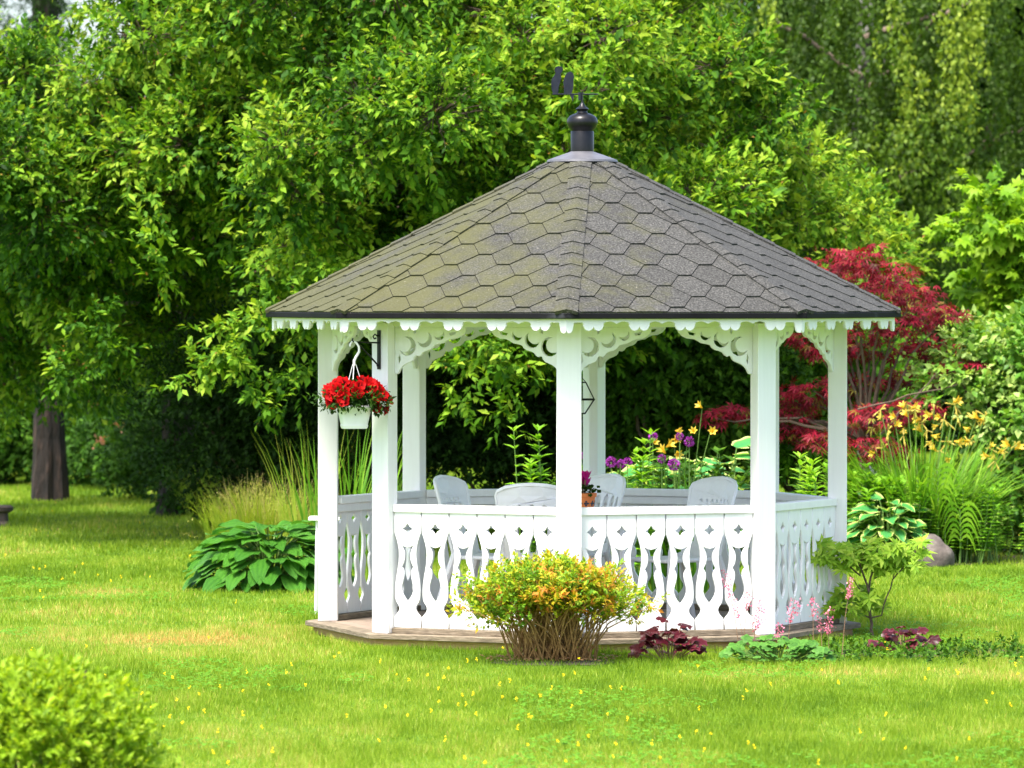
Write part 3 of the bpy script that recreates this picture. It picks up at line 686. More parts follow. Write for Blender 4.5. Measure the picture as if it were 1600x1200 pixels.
def chair_back(kind):
    W2 = .235; Hh = .515
    arch_ = [(.238*math.copysign(abs(math.cos(a))**.55, math.cos(a)), Hh-.05+.077*math.sin(a)**.75) for a in np.linspace(.02, math.pi-.02, 23)]
    out = [(.19,0),(.205,.15),(.222,.34)]+arch_+[(-.222,.34),(-.205,.15),(-.19,0)]
    holes = []
    if kind == 0:
        for k in range(5):
            x = (k-2)*.073; s = 1.10; holes.append([(x*.9-.020,.09),(x*s-.024,Hh-.125),(x*s,Hh-.112+.006*(2-abs(k-2))),(x*s+.024,Hh-.125),(x*.9+.020,.09)])
    else:
        for k in range(7): x = (k-3)*.046; holes.append([(x-.014,Hh-.135),(x-.004,Hh-.112),(x+.012,Hh-.118),(x+.004,Hh-.138)])
        for k in range(5): x = (k-2)*.07; holes.append([(x-.012,.12),(x-.014,.36),(x+.014,.36),(x+.012,.12)])
    hs = []
    for h in holes:
        Aa = sum(h[i][0]*h[(i+1)%len(h)][1]-h[(i+1)%len(h)][0]*h[i][1] for i in range(len(h))); hs.append(h if Aa > 0 else h[::-1])
    me = fill_poly(out, hs, .016, M_PLASTIC, 'backrest', .003)
    bm = bmesh.new(); bm.from_mesh(me); bmesh.ops.subdivide_edges(bm, edges=[e for e in bm.edges if e.calc_length() > .12], cuts=2, use_grid_fill=False)
    for vtx in bm.verts:
        x, yv, z = vtx.co; vtx.co = Vector((x, -.23 - .30*yv + 1.1*x*x + z, yv+.40)); 
    bmesh.ops.recalc_face_normals(bm, faces=bm.faces); bm.to_mesh(me); bm.free()
    return me
def make_chair(kind, loc, rz, label):
    t = empty('plastic_chair', (0,0,0), label, 'chair', 'white plastic chairs inside the gazebo')
    mobj('backrest', chair_back(kind), t)
    rim = MB(); rim.tube([(-.19,-.235+.04,.40),(-.222,-.332+.054,.74),(-.236,-.37+.061,.868),(-.225,-.376+.055,.895),(-.17,-.383+.032,.921),(-.09,-.388+.009,.936),(0,-.391,.942),(.09,-.388+.009,.936),(.17,-.383+.032,.921),(.225,-.376+.055,.895),(.236,-.37+.061,.868),(.222,-.332+.054,.74),(.19,-.235+.04,.40)], .014, 7)
    rim.build('back_rim', M_PLASTIC, t, smooth=True)
    MB().prism([(-.21,.24),(-.19,.26),(.19,.26),(.21,.24),(.20,-.20),(-.20,-.20)], .40, .425).build('seat', M_PLASTIC, t, bevel=.008)
    for s in (-1,1):
        MB().tube([(s*.222,-.29,.70),(s*.262,-.12,.672),(s*.275,.08,.662),(s*.270,.20,.645),(s*.262,.235,.60)], [.016,.024,.028,.026,.02], 8).build('armrest', M_PLASTIC, t, smooth=True)
        MB().tube([(s*.264,.235,.62),(s*.255,.255,.42),(s*.262,.28,0)], [.022,.026,.018], 8).build('leg', M_PLASTIC, t, smooth=True)
        MB().tube([(s*.195,-.19,.44),(s*.215,-.27,.2),(s*.235,-.33,0)], [.026,.024,.018], 8).build('leg', M_PLASTIC, t, smooth=True)
    t.location = (loc[0], loc[1], FL); t.rotation_euler = (0,0,rz); return t
# rz = 0: the sitter looks towards +Y, back on the -Y side
make_chair(1, (-.59, .36), math.radians(-114), 'white plastic chair on the left side of the gazebo with its slim back turned sideways')
make_chair(0, (-.30, -.52), math.radians(-6), 'white plastic chair with slatted back towards the front railing left of the middle post')
make_chair(0, (-.10, .60), math.radians(126), 'white plastic chair behind the flower pot with its slatted back at the rear railing')
make_chair(1, (.63, .04), math.radians(127), 'white plastic chair with broad arched back at the right side of the gazebo')
# ================================================================== TREES BEHIND
def in_poly(px, py, poly):
    c = np.zeros(len(px), bool); n = len(poly)
    for i in range(n):
        (x1,y1),(x2,y2) = poly[i], poly[(i+1)%n]
        if y1 == y2: continue
        m = ((y1 > py) != (y2 > py)) & (px < (x2-x1)*(py-y1)/(y2-y1)+x1); c ^= m
    return c
def poly_pts(poly, n):
    a = np.array(poly); lo = a.min(0); hi = a.max(0); out = np.zeros((0,2))
    while len(out) < n:
        q = lo + rng.random((n*3,2))*(hi-lo); out = np.concatenate([out, q[in_poly(q[:,0], q[:,1], poly)]])
    return out[:n]
def tree(name, label, cat_, base, group=None): return empty(name, base, label, cat_, group)

# --- the two big orchard trees share the wide bright crown
def crown_lobes(poly, n, yfun, rmin, rmax, mind=45):
    out = []; tries = 0
    while len(out) < n and tries < 60:
        tries += 1
        for x, y in poly_pts(poly, n):
            if all((x-o[0])**2+(y-o[1])**2 > mind**2 for o in out): out.append((x, y))
            if len(out) >= n: break
    return [(P(x, y, yfun(x, y)+random.uniform(-.7,.7)), random.uniform(rmin, rmax), x, y) for x, y in out]
def crown(parent, lobes, ns, m, S, mat, wr=.5, L=.32, hot=.05, nobj=0, tl=(.25,.7), flat=.8, droop=.25, front=.8, bumpy=.3, name='crown', leafname='leaf', tone=None, extra=None, tpl=(LEAF5, LEAF5F), twigs=False):
    ds = []; tw = []
    for c, r, x, y in lobes:
        n = int(ns*r*r*4); A, O = on_lobe(c, (r, r*.9, r*flat), n, front=front, bumpy=bumpy)
        if twigs: tw.append((np.array(c)+(A[::3]-np.array(c))*.25, A[::3]+O[::3]*.12))
        b = random.uniform(*tl) + (tone(x, y) if tone else 0)
        ds.append(sprays(A, O, L*(.7+.6*rng.random(len(A))), m, S, droop=droop, t0=np.full(len(A), b)+rng.normal(0,.13,len(A)), hot=hot, wr=wr))
    if extra: ds += extra
    if tw:
        a = np.concatenate([t[0] for t in tw]); b = np.concatenate([t[1] for t in tw]); mid = (a+b)/2+rng.normal(0,.03,a.shape); n = len(a); V = []
        for p, w in ((a,.007),(mid,.0055),(b,.0025)):
            for k in range(3): V.append(p+w*np.array([math.cos(k*2.094), .3*math.sin(k*2.094+1), math.sin(k*2.094)]))
        V = np.stack(V,1); f = np.array([(j*3+k, j*3+(k+1)%3, j*3+3+(k+1)%3, j*3+3+k) for j in range(2) for k in range(3)])
        mobj('twigs', np_mesh('twigs', V, (f[None]+(np.arange(n)*9)[:,None,None]).reshape(-1,4), M_TWIG), parent, kind='stuff')
    d = cat(ds)
    if nobj: d = leaf_objects(d, wr, mat, parent, nobj, leafname, tpl)
    return cloud_obj(name, [cloud(*d, wr, tpl)], mat, parent, kind='stuff')
POLY_B = [(330,-260),(1040,-260),(1065,-20),(1085,60),(1130,85),(1160,105),(1215,190),(1225,235),(1280,270),(1330,330),(1385,375),(1360,420),(1250,420),(1130,480),(960,520),(860,540),(700,540),(560,520),(480,480),(380,350),(330,160)]
POLY_A = [(-150,-260),(360,-260),(340,80),(360,220),(330,380),(300,520),(250,560),(200,540),(120,600),(-60,640),(-150,500),(-150,80)]
# sky shows through at upper left: the crown is thin there
hole = lambda x, y: x < 160 and y < 85
tb = tree('orchard_tree', 'large bright green leafy tree spreading behind the gazebo, with a suckering trunk in shade', 'tree', G(274,808))
yb = lambda x, y: 9.0 + 2.4*abs((x-700)/500)**2 + max(0,(260-y))*.006 + max(0,y-330)*.016 + random.uniform(-.8,1.3)
lob = crown_lobes(POLY_B, 138, yb, .21, .44, 53) + [(c+Vector((0,2.6,0)), r, x, y) for c, r, x, y in crown_lobes(POLY_B, 26, yb, .45, .65, 105)]
tone = lambda x, y: (.16 if x > 930 else 0)
# hanging branches seen through the gazebo and left of it
hang = []
def hanging(x0, y0, x1, y1, Y, n, m=12, L=.26, t=.62):
    k = np.linspace(0,1,n); A = np.array([list(P(x0+(x1-x0)*q, y0+(y1-y0)*q, Y+.1*math.sin(q*9))) for q in k])
    A = A + rng.normal(0,.05,A.shape); O = nrm(rng.normal(0,.8,A.shape)+np.array([0,-.4,.1]))
    hang.append(sprays(A, O, L*(.6+.6*rng.random(n)), m, .082, droop=.22, t0=np.full(n,t)+rng.normal(0,.08,n), hot=.03))
hanging(712,520,730,640,8.2,26); hanging(790,530,800,655,8.0,26); hanging(745,520,800,560,8.3,14); hanging(880,540,905,600,8.6,10,t=.45)
hanging(440,470,330,560,8.6,40,t=.7); hanging(400,520,290,590,8.4,40,t=.72); hanging(350,550,430,640,8.4,30,t=.58); hanging(480,560,440,620,8.8,18,t=.5); hanging(260,440,230,300,9.2,26,t=.66); hanging(500,400,470,520,8.8,40,t=.62); hanging(600,420,520,450,9,36,t=.7)
hanging(150,480,180,560,11,26,t=.42); hanging(90,560,120,590,11,16,t=.5); hanging(1180,100,1215,190,11,26,t=.8); hanging(1290,330,1385,378,11.5,30,t=.85); hanging(1200,220,1275,268,11.5,26,t=.85); hanging(1130,70,1160,110,11.5,20,t=.8)
crown(tb, lob, 235, 12, .081, L_APPLE, .50, .30, .03, 300, (.30,.80), .62, tone=tone, extra=hang, droop=.12, twigs=True)
mb = MB(); b0 = G(274,808); trunk_mesh(mb, b0, b0+Vector((.15,-.1,2.6)), .17, .12)
mb.build('trunk', M_BARK, tb)
lb = MB(); tp = b0+Vector((.15,-.1,2.5))
for x, y, Y in ((520,300,12),(650,150,12.5),(400,100,13),(760,60,12.5),(880,200,12),(980,120,12.5),(1130,260,12.6),(1230,330,12.6),(560,400,14),(420,330,14)):
    mid = tp.lerp(P(x,y,Y),.5)+Vector((0,0,.5)); limb(lb, tp, mid, .075, .05, .08); limb(lb, mid, P(x,y,Y), .05, .02, .12)
lb.build('limbs', M_TWIG, tb, smooth=True, kind='stuff')
A = np.array([list(G(274+random.gauss(0,16),808)+Vector((0,random.uniform(-.3,.2),random.uniform(.02,.75)))) for _ in range(150)])
cloud_obj('sucker_leaves', [cloud(*sprays(A, nrm(rng.normal(size=A.shape)+np.array([0,-.6,.5])), .2, 7, .08, t0=np.full(150,.2)), .5)], L_APPLE, tb, kind='stuff')

ta = tree('orchard_tree', 'large leafy tree at the left with a thick reddish brown trunk standing in the lawn', 'tree', G(77,783))
ya = lambda x, y: 11.6 + 1.5*abs((x-200)/300)**2 + max(0,(200-y))*.006 + max(0,y-260)*.014 + random.uniform(-.7,1.2)
lob = [l for l in crown_lobes(POLY_A, 102, ya, .22, .44, 49) + [(c+Vector((0,2.6,0)), r, x, y) for c, r, x, y in crown_lobes(POLY_A, 18, ya, .45, .65, 95)] if not hole(l[2], l[3])]
crown(ta, lob, 235, 12, .081, L_APPLE, .50, .30,   .03, 140, (.30,.80), .62, droop=.12, twigs=True)
mb = MB(); b0 = G(77,783); trunk_mesh(mb, b0, b0+Vector((-.12,0,3.2)), .16, .14, 1.3); mb.build('trunk', M_BARK, ta)
lb = MB(); tp = b0+Vector((-.05,0,2.9))
for x, y, Y in ((-60,200,16),(120,150,15),(240,80,14.5),(260,350,14),(40,420,17),(-100,480,17),(210,480,14)):
    mid = tp.lerp(P(x,y,Y),.5)+Vector((0,0,.4)); limb(lb, tp, mid, .08, .05, .08); limb(lb, mid, P(x,y,Y), .05, .02, .12)
lb.build('limbs', M_TWIG, ta, smooth=True, kind='stuff')

# --- shrubs under and behind the crown; dark-leaved ones stand in for deep shade
def shrub(label, cat_, pts, mat, S=.07, ns=130, m=9, wr=.5, L=.22, tl=(.2,.6), nobj=0, group=None, droop=.1, stems=True, hot=0, flat=.9, name='shrub', bumpy=.35, front=.8, stem_mat=None):
    """pts: lobes (px, py, Y, r)"""
    cx = sum(p[0] for p in pts)/len(pts); Y0 = sum(p[2] for p in pts)/len(pts)
    t = empty(name, GX(cx, Y0), label, cat_, group)
    lobes = [(P(x,y,Y), r, x, y) for x,y,Y,r in pts]
    crown(t, lobes, ns, m, S, mat, wr, L, hot, nobj, tl, flat, droop, front, bumpy, 'foliage')
    if stems:
        mb = MB(); b = GX(cx, Y0)
        for c, r, x, y in lobes: limb(mb, b+Vector((random.uniform(-.12,.12),random.uniform(-.1,.1),-.03)), c, .03, .012, .12)
        mb.build('stems', stem_mat or M_TWIG, t, smooth=True, kind='stuff')
    return t
def blob(px0, px1, py0, py1, Y, r, n): return [(random.uniform(px0,px1), random.uniform(py0,py1), Y+random.uniform(-.5,.5), r*random.uniform(.8,1.2)) for _ in range(n)]
shrub('added shrub with deep shade in its leaf colour left of the gazebo behind the tall grass', 'shrub', blob(300,470,560,760,13.5,.55,22), L_DARK, .06, 110, tl=(.0,.4))
shrub('added shrub with deep shade in its leaf colour seen through the left front opening of the gazebo', 'shrub', blob(500,700,480,760,13,.6,24), L_DARK, .06, 110, tl=(.0,.4))
shrub('added shrub with deep shade in its leaf colour behind the middle front post of the gazebo', 'shrub', blob(720,940,500,760,12.8,.6,24), L_DARK, .06, 110, tl=(.0,.42))
shrub('dense dark green bush seen through the right front opening above the purple flowers', 'shrub', blob(955,1180,530,690,12.2,.42,34), L_HEDGE, .075, 130, tl=(.3,1.0), hot=0)
shrub('mid green bush behind the red maple seen between the two right hand posts', 'shrub', blob(1180,1340,520,680,13,.5,22), L_FRESH, .08, 120, tl=(.0,.5))
shrub('low shaded bush at the back of the lawn right of the thick trunk', 'shrub', blob(130,235,640,720,26,.5,14), L_HEDGE, .08, 110, tl=(.1,.6))
shrub('loose green bush at the back of the lawn beneath the suckering tree', 'shrub', blob(215,330,640,740,22,.45,14), L_HEDGE, .07, 110, tl=(.0,.5))
shrub('thicket with bare brown twigs at the far left edge of the lawn', 'shrub', blob(-60,50,640,715,27,.55,14), L_HEDGE, .08, 100, tl=(.2,.7), stem_mat=M_PALE_TWIG)
rh = empty('rhododendron', GX(165,25), 'rhododendron with a few faded pink blooms beside the thick trunk', 'shrub')
crown(rh, [(P(x,y,25+random.uniform(-.3,.3)), .3, x, y) for x,y in ((140,660),(165,690),(190,700),(150,705))], 110, 8, .08, L_HEDGE, .45, .2, 0, 0, (.2,.7), name='foliage')
pd = []
for x, y in ((150,628),(187,668),(158,688)):
    A = np.array([list(P(x,y,24.2))]*26)+rng.normal(0,.035,(26,3)); pd.append(cloud(A, rv(26), rv(26), np.full(26,.055), rng.random(26), .7))
cloud_obj('blooms', pd, leafmat('faded_bloom', lg((0,(.26,.10,.06)),(1,(.36,.19,.14))), .3), rh, kind='stuff')

# --- weeping birch, upper right
tbk = tree('weeping_birch', 'tall weeping birch with pale trunk and hanging strands at the upper right', 'tree', GX(1352,30))
mb = MB()
for x0, y0, x1, y1, r0, r1 in ((1352,730,1340,-120,.14,.10),(1352,560,1372,40,.07,.05),(1300,470,1410,30,.06,.03)):
    a = P(x0,y0,30); a.z = max(a.z, 0) if y0 > 600 else a.z; pts = [a.lerp(P(x1,y1,30), t)+Vector((.1*math.sin(t*9),0,0)) for t in np.linspace(0,1,9)]
    if y0 > 600: pts[0].z = -.05
    mb.tube(pts, list(np.linspace(r0,r1,9)), 10)
mb.build('trunk', M_BIRCH, tbk, smooth=True)
mb = MB()
for x0,y0,x1,y1 in ((1345,160,1470,20),(1530,230,1620,190),(1530,235,1560,170),(1345,250,1215,210),(1350,330,1260,250),(1345,120,1200,20),(1350,60,1620,-30),(1352,300,1530,235)):
    limb(mb, P(x0,y0,29.6), P(x1,y1,29), .045, .018, .1)
mb.build('branches', M_PALE_TWIG, tbk, smooth=True, kind='stuff')
sd = []
def strands(n, xr, yr, Yr, tl, drop):
    for _ in range(n):
        x = random.uniform(*xr); y = random.uniform(*yr); Y = random.uniform(*Yr); Ls = random.uniform(*drop); k = int(Ls*52)
        p0 = P(x, y, Y); t = np.sort(rng.random(k)); w1, w2 = random.uniform(-.22,.22), random.random()*6
        A = np.stack([p0.x+w1*t+.05*np.sin(t*7+w2), p0.y+.04*np.cos(t*6+w2), p0.z-Ls*t], 1)+rng.normal(0,.045,(k,3))*np.array([1,1,.4])
        b = random.uniform(*tl); sd.append((A, nrm(rng.normal(0,.55,(k,3))+np.array([0,0,-.9])), nrm(rng.normal(0,.5,(k,3))+np.array([0,-.8,.35])), .06+.03*rng.random(k), np.clip(b+rng.normal(0,.13,k),0,1)))
strands(420, (1020,1720), (-220,120), (28,31), (.0,.34), (1.0,2.2))
strands(400, (1080,1720), (60,430), (28,31), (.0,.32), (.9,1.8))
for x, y0, y1 in ((1395,-40,110),(1480,-60,190),(1500,-40,210),(1520,10,170),(1412,60,260),(1525,-20,120),(1440,110,180),(1545,-60,60),(1100,-40,60),(1190,-60,70)):
    for _ in range(3): strands(1, (x-7,x+7), (y0-10,y0+10), (27.5,28), (.62,.9), ((y1-y0)*61/F_PX,)*2)
for x, y in ((1350,200),(1440,180),(1480,150),(1390,330),(1500,260)): strands(16, (x-45,x+45), (y-20,y+40), (27.4,28.2), (.2,.55), (.5,1.1))
d = cat(sd); cloud_obj('crown', [cloud(*d, .62, (LEAF4, LEAF4F))], L_BIRCH, tbk, kind='stuff')

# --- more trees far behind close the view; dark leaves paint shade into crown gaps
def bg_tree(label, xs, ys, Y, r, n, mat, tl, trunkx, S=.14, trunk=True, tr=.2, name='background_tree', group='trees standing far behind the garden'):
    t = empty(name, GX(trunkx, Y), label, 'tree', group)
    crown(t, [(P(x,y,YY), rr, x, y) for x,y,YY,rr in blob(xs[0],xs[1],ys[0],ys[1],Y,r,n)], 26, 10, S, mat, .55, .45, 0, 0, tl, name='crown')
    mb = MB(); b = GX(trunkx, Y); trunk_mesh(mb, b, b+Vector((.1,0,CAM_Z+(HOR-ys[0])/F_PX*(Y+DIST)-.3)), tr, tr*.5); mb.build('trunk', M_BARK, t); return t
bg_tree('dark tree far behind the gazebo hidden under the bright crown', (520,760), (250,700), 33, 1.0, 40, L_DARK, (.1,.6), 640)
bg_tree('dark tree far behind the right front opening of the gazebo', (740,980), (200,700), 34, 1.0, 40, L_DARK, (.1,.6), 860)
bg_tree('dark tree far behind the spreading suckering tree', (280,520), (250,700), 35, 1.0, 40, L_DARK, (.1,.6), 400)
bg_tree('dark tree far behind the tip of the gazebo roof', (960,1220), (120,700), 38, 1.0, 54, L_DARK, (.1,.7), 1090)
bg_tree('dark tree far behind the weeping birch', (1200,1440), (-200,700), 40, 1.1, 66, L_DARK, (.1,.7), 1310)
bg_tree('dark tree far behind the pale young maple at the right', (1420,1720), (-200,700), 40, 1.1, 70, L_DARK, (.1,.7), 1570)
bg_tree('dark tree at the far left behind the thick reddish trunk', (-160,60), (260,690), 40, 1.0, 34, L_DARK, (.1,.6), -40)
bg_tree('dark tree at the back of the lawn between the two orchard trunks', (60,290), (300,700), 42, 1.0, 40, L_DARK, (.1,.6), 190)
fw = []
for x0, x1 in ((-1500,-220),(1780,2900)):
    for _ in range(60):
        c = P(random.uniform(x0,x1), random.uniform(180,690), random.uniform(34,48)); A, O = on_lobe(c, (1.3,1.2,1.2), 60, front=.7); fw.append(sprays(A, O, .5, 10, .2, t0=np.full(len(A), random.uniform(.2,.8))))
tag(cloud_obj('far_wood', [cloud(*cat(fw), .55)], L_HEDGE), 'wood closing the garden beyond both ends of the lawn', 'wood', kind='stuff')
# the conifer top left, its trunk against the sky
tc = tree('spruce_tree', 'dark spruce with bare trunk against the white sky at the top left corner', 'tree', GX(70,44))
mb = MB(); b = GX(70,44); trunk_mesh(mb, b, Vector((P(66,-250,44).x,44,P(66,-250,44).z)), .26, .16); mb.build('trunk', M_BARK, tc)
sd = []
for x0,y0,x1,y1 in [(66,y,66+s*random.uniform(50,85)*(.55 if s > 0 else 1),y+random.uniform(5,45)) for y in range(-220,110,26) for s in (-1,1)]:
    n = 34; k = rng.random(n); A = np.array([list(P(x0+(x1-x0)*q, y0+(y1-y0)*q, 44+random.uniform(-1,1))) for q in k])
    sd.append(sprays(A, nrm(rng.normal(0,.6,A.shape)+np.array([.0,-.3,-.5])), .3, 12, .10, droop=.6, t0=np.full(n,.3)))
cloud_obj('crown', [cloud(*cat(sd), .2)], L_DARK, tc, kind='stuff')

# --- young maple, right edge
tm = tree('young_maple', 'lime green young maple in front of the birch at the right edge', 'tree', GX(1575,15))
lob = [(P(x,y,15+random.uniform(-.4,.4)), r, x, y) for x,y,r in ((1535,300,.13),(1545,335,.2),(1560,360,.26),(1590,350,.28),(1520,372,.2),(1600,390,.3),(1560,410,.3),(1620,430,.35),(1580,450,.3),(1550,490,.25),(1590,500,.32),(1640,380,.35),(1530,450,.15),(1545,520,.2),(1660,480,.35))]
crown(tm, lob, 105, 6, .115, L_LIME, 1, .22, 0, 0, (.3,.75), .8, droop=.35, tpl=PALMB)
mb = MB(); b = GX(1575,15); trunk_mesh(mb, b, b+Vector((-.1,0,3.0)), .05, .03)
mb.build('trunk', M_TWIG, tm)
# --- glossy shrub, right
shrub('large rounded shrub with pale tips and dark shaded base at the right edge', 'shrub', blob(1500,1720,545,640,10.4,.37,16)+blob(1540,1720,660,850,10.6,.40,18), L_GREY, .075, 150, 7, .62, .16, (.2,.85), nobj=80, stem_mat=M_TWIG)
# --- red Japanese maple
tr_ = tree('red_maple', 'crimson Japanese maple with layered branches behind the right posts', 'tree', GX(1350,10.5))
base = GX(1350,10.5); mb = MB(); fork = P(1348,690,10.5)
trunk_mesh(mb, base, fork, .05, .04)
mb.build('trunk', M_PALE_TWIG, tr_)
pads = [(1295,410,.16,.09),(1345,405,.17,.10),(1385,430,.18,.10),(1330,435,.22,.1),(1420,460,.18,.09),(1370,470,.24,.1),(1445,490,.18,.08),(1300,455,.15,.09),(1480,490,.12,.06),(1410,505,.2,.09),(1340,510,.2,.09),
        (1270,530,.16,.08),(1300,545,.18,.08),(1380,545,.2,.08),(1450,545,.18,.07),(1500,570,.16,.045),(1530,578,.08,.03),(1430,590,.22,.07),(1340,600,.18,.07),
        (1115,655,.10,.05),(1150,645,.14,.06),(1185,650,.12,.06),(1245,620,.2,.09),(1270,610,.14,.08),(1230,655,.18,.08),(1260,680,.18,.07),(1370,650,.24,.09),(1440,640,.16,.07),(1360,700,.2,.08),(1395,715,.16,.06),(1290,690,.14,.07)]
ds = []; bm_ = MB()
for x, y, rx, rz in pads:
    rx *= 1.15; rz *= 1.15; Y = 10.5 + random.uniform(-.5,.4); c = P(x, y, Y); n = int(1300*rx*(rx+.1))
    v = rv(n); A = np.array(c)+v*np.array([rx*1.25, rx*1.15, rz*1.1])*(.55+.6*rng.random((n,1))); lowd = y > 560
    Dn = nrm(v*np.array([1,1,.2])+rng.normal(0,.5,(n,3))+np.array([0,-.3,-.35])); Nn = nrm(np.array([0,-.3,1])+rng.normal(0,.35,(n,3)))
    T = np.clip(rng.normal(.5,.2,n)+.2*v[:,2],0,.88); T = np.where(rng.random(n) < (.10 if y > 450 else .03), rng.uniform(.92,1,n), T)  # tint rises towards each pad's top, light from above put into colour
    ds.append((A, Dn, Nn, .075+.035*rng.random(n), T))
    mid = fork.lerp(c,.5)+Vector((0,0,.08)); limb(bm_, fork, mid, .018, .011, .1, 5, 4); limb(bm_, mid, c, .011, .004, .12, 5, 4)
limb(bm_, P(1375,680,10), P(1465,580,10), .012, .005, .06, 5); limb(bm_, P(1340,640,10), P(1500,600,10), .010, .005, .06, 5)
bm_.build('branches', M_TWIG, tr_, smooth=True, kind='stuff')
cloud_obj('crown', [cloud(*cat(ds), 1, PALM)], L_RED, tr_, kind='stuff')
# ================================================================== LAWN GRASS AND FLOWERS IN IT
def vnoise(x, y, seed=0):
    r = np.random.default_rng(seed).random((64,64)); xi, yi = np.floor(x).astype(int), np.floor(y).astype(int); fx, fy = x-xi, y-yi
    fx = fx*fx*(3-2*fx); fy = fy*fy*(3-2*fy); g = lambda a, b: r[a % 64, b % 64]
    return (g(xi,yi)*(1-fx)+g(xi+1,yi)*fx)*(1-fy)+(g(xi,yi+1)*(1-fx)+g(xi+1,yi+1)*fx)*fy
def lawn_points(d0, d1, dens, margin=1.08):
    n = int(dens*(d1*d1-d0*d0)*.2016*margin/2); d = np.sqrt(d0*d0+(d1*d1-d0*d0)*rng.random(n))
    u = (rng.random(n)-.5)*1600*margin+800
    x = CAM_X+(u-800)/F_PX*d; y = d-DIST
    r = np.hypot(x, y); return x[r > 1.80], y[r > 1.80]
def patch(x, y, px, py, rx, ry):
    g = G(px, py); k = F_PX/(g.y+DIST); sy = (g.y+DIST)**2/(F_PX*CAM_Z)
    return np.exp(-(((x-g.x)/(rx/k))**2+((y-g.y)/(ry*sy))**2))
def blades(x, y, h, w, tl=.55):
    n = len(x); a = rng.random(n)*6.28; ln = .55*rng.random(n)+.1
    dirx, diry = np.cos(a), np.sin(a); b = rng.random(n)*6.28
    nz = .55*vnoise(x*1.1+20, y*.55+30, 1)+.30*vnoise(x*4+7, y*2+9, 2)+.3*vnoise(x*14, y*7, 5)
    hh = h*(.55+.75*rng.random(n))*(.5+.95*vnoise(x*3.3, y*1.6, 3)**1.3)
    dry = .75*patch(x,y,250,998,160,12)+.6*patch(x,y,330,1000,70,8)+.5*patch(x,y,170,925,140,14)+.35*patch(x,y,60,960,120,10)+.40*patch(x,y,420,975,80,16)+.35*patch(x,y,1440,905,70,8)+.28*patch(x,y,1340,1058,420,14)+.2*patch(x,y,560,860,200,20)
    dry = dry*(.55+.9*vnoise(x*6+3,y*3+5,8))
    hh = hh*(1-.35*np.clip(dry,0,1))
    T = np.clip(-.06+.88*nz+.16*(vnoise(x*.35+5,y*.16+9,21)-.5)+rng.normal(0,.14,n)+dry*(.5+.5*rng.random(n))+np.where(rng.random(n)<.04,.3,0), 0, 1)
    base = np.stack([x,y,np.full(n,-.003)],1); s = np.stack([np.cos(b),np.sin(b),np.zeros(n)],1)*w
    tip = base+np.stack([dirx*ln*hh, diry*ln*hh, hh],1)
    V = np.stack([base-s[:]*.5, base+s*.5, tip],1).reshape(-1,3); return V, np.arange(3*n).reshape(n,3), np.repeat(T,3)
gp = []
for d0, d1, dens, h, w in ((23.6,28.5,5200,.042,.0045),(28.5,34.5,3800,.042,.005),(34.5,44,1700,.045,.0075),(44,72,650,.05,.012)):
    x, y = lawn_points(d0, d1, dens); gp.append(blades(x, y, h, w))
for d0, d1, dens, h, w in ((22,34,1500,.045,.009),(34,60,330,.05,.016)):     # the lawn goes on beside the view
    x, y = lawn_points(d0, d1, dens, 2.6); k = np.abs((x-CAM_X)/(y+DIST)*F_PX) > 860; gp.append(blades(x[k], y[k], h, w))
# unmown fringe along the platform and under the plants
a = rng.random(9000)*6.28; r = 1.84+rng.random(9000)**2*.16; gp.append(blades(r*np.sin(a), -r*np.cos(a), .06, .005))
V = []; Fc = []; T = []; o = 0
for a_, b_, c_ in gp: V.append(a_); Fc.append(b_+o); T.append(c_); o += len(a_)
tag(mobj('lawn_grass', np_mesh('lawn_grass', np.concatenate(V), np.concatenate(Fc), M_GRASS, {'tint': np.concatenate(T)})), 'short mown lawn grass with dry straw coloured patches', 'grass', kind='stuff')
L_CLOVER = leafmat('clover_leaf', lg((0.0,(0.07,0.20,0.012)), (1.0,(0.16,0.34,0.03))), 0.3, spec=0.1)
L_BUT = leafmat('buttercup_petal', lg((0.0,(0.70,0.48,0.005)), (1.0,(0.85,0.66,0.01))), 0.3, tcol=1, spec=0.1)
# clover leaves between the grass
x, y = lawn_points(23.8, 40, 190); k = vnoise(x*.9+31, y*.5+17, 33)*.7+.3*vnoise(x*3, y*2, 34) > .64; x, y = x[k], y[k]; n = len(x); cl = []
for q in range(3):
    a = 2*math.pi*q/3+rng.random(n)*.4+x*40; cl.append(cloud(np.stack([x,y,.018+.022*rng.random(n)],1), np.stack([np.cos(a),np.sin(a),.15+0*a],1), np.stack([0*a,-.35+0*a,1+0*a],1), .014+.010*rng.random(n), .05+.5*rng.random(n), .95))
tag(cloud_obj('clover', cl, L_CLOVER), 'patches of small dark green clover leaves in the lawn', 'clover', kind='stuff')
def soil(name, c, rx, ry, seed, n=40):
    r = random.Random(seed); V = [(c[0],c[1],.016)]+[(c[0]+rx*.55*math.cos(a)*q, c[1]+ry*.55*math.sin(a)*q, .013) for a, q in ((2*math.pi*k/n, r.uniform(.9,1.1)) for k in range(n))]
    V += [(c[0]+rx*math.cos(a)*q, c[1]+ry*math.sin(a)*q, .004) for a, q in ((2*math.pi*k/n, r.uniform(.88,1.1)) for k in range(n))]
    MB().add(V, [(0,1+k,1+(k+1)%n) for k in range(n)]+[(1+k,1+n+k,1+n+(k+1)%n,1+(k+1)%n) for k in range(n)]).build(name, M_SOIL, kind='structure')
g = G(868,1036); soil('bare_soil', (g.x,g.y+.03), .40, .33, 1)
g = G(1385,1022); soil('border_soil', (g.x,g.y+.1), 1.15, .42, 2)
soil('flower_bed_soil', (GX(1480,10).x, 10.1), 1.35, 1.55, 3)
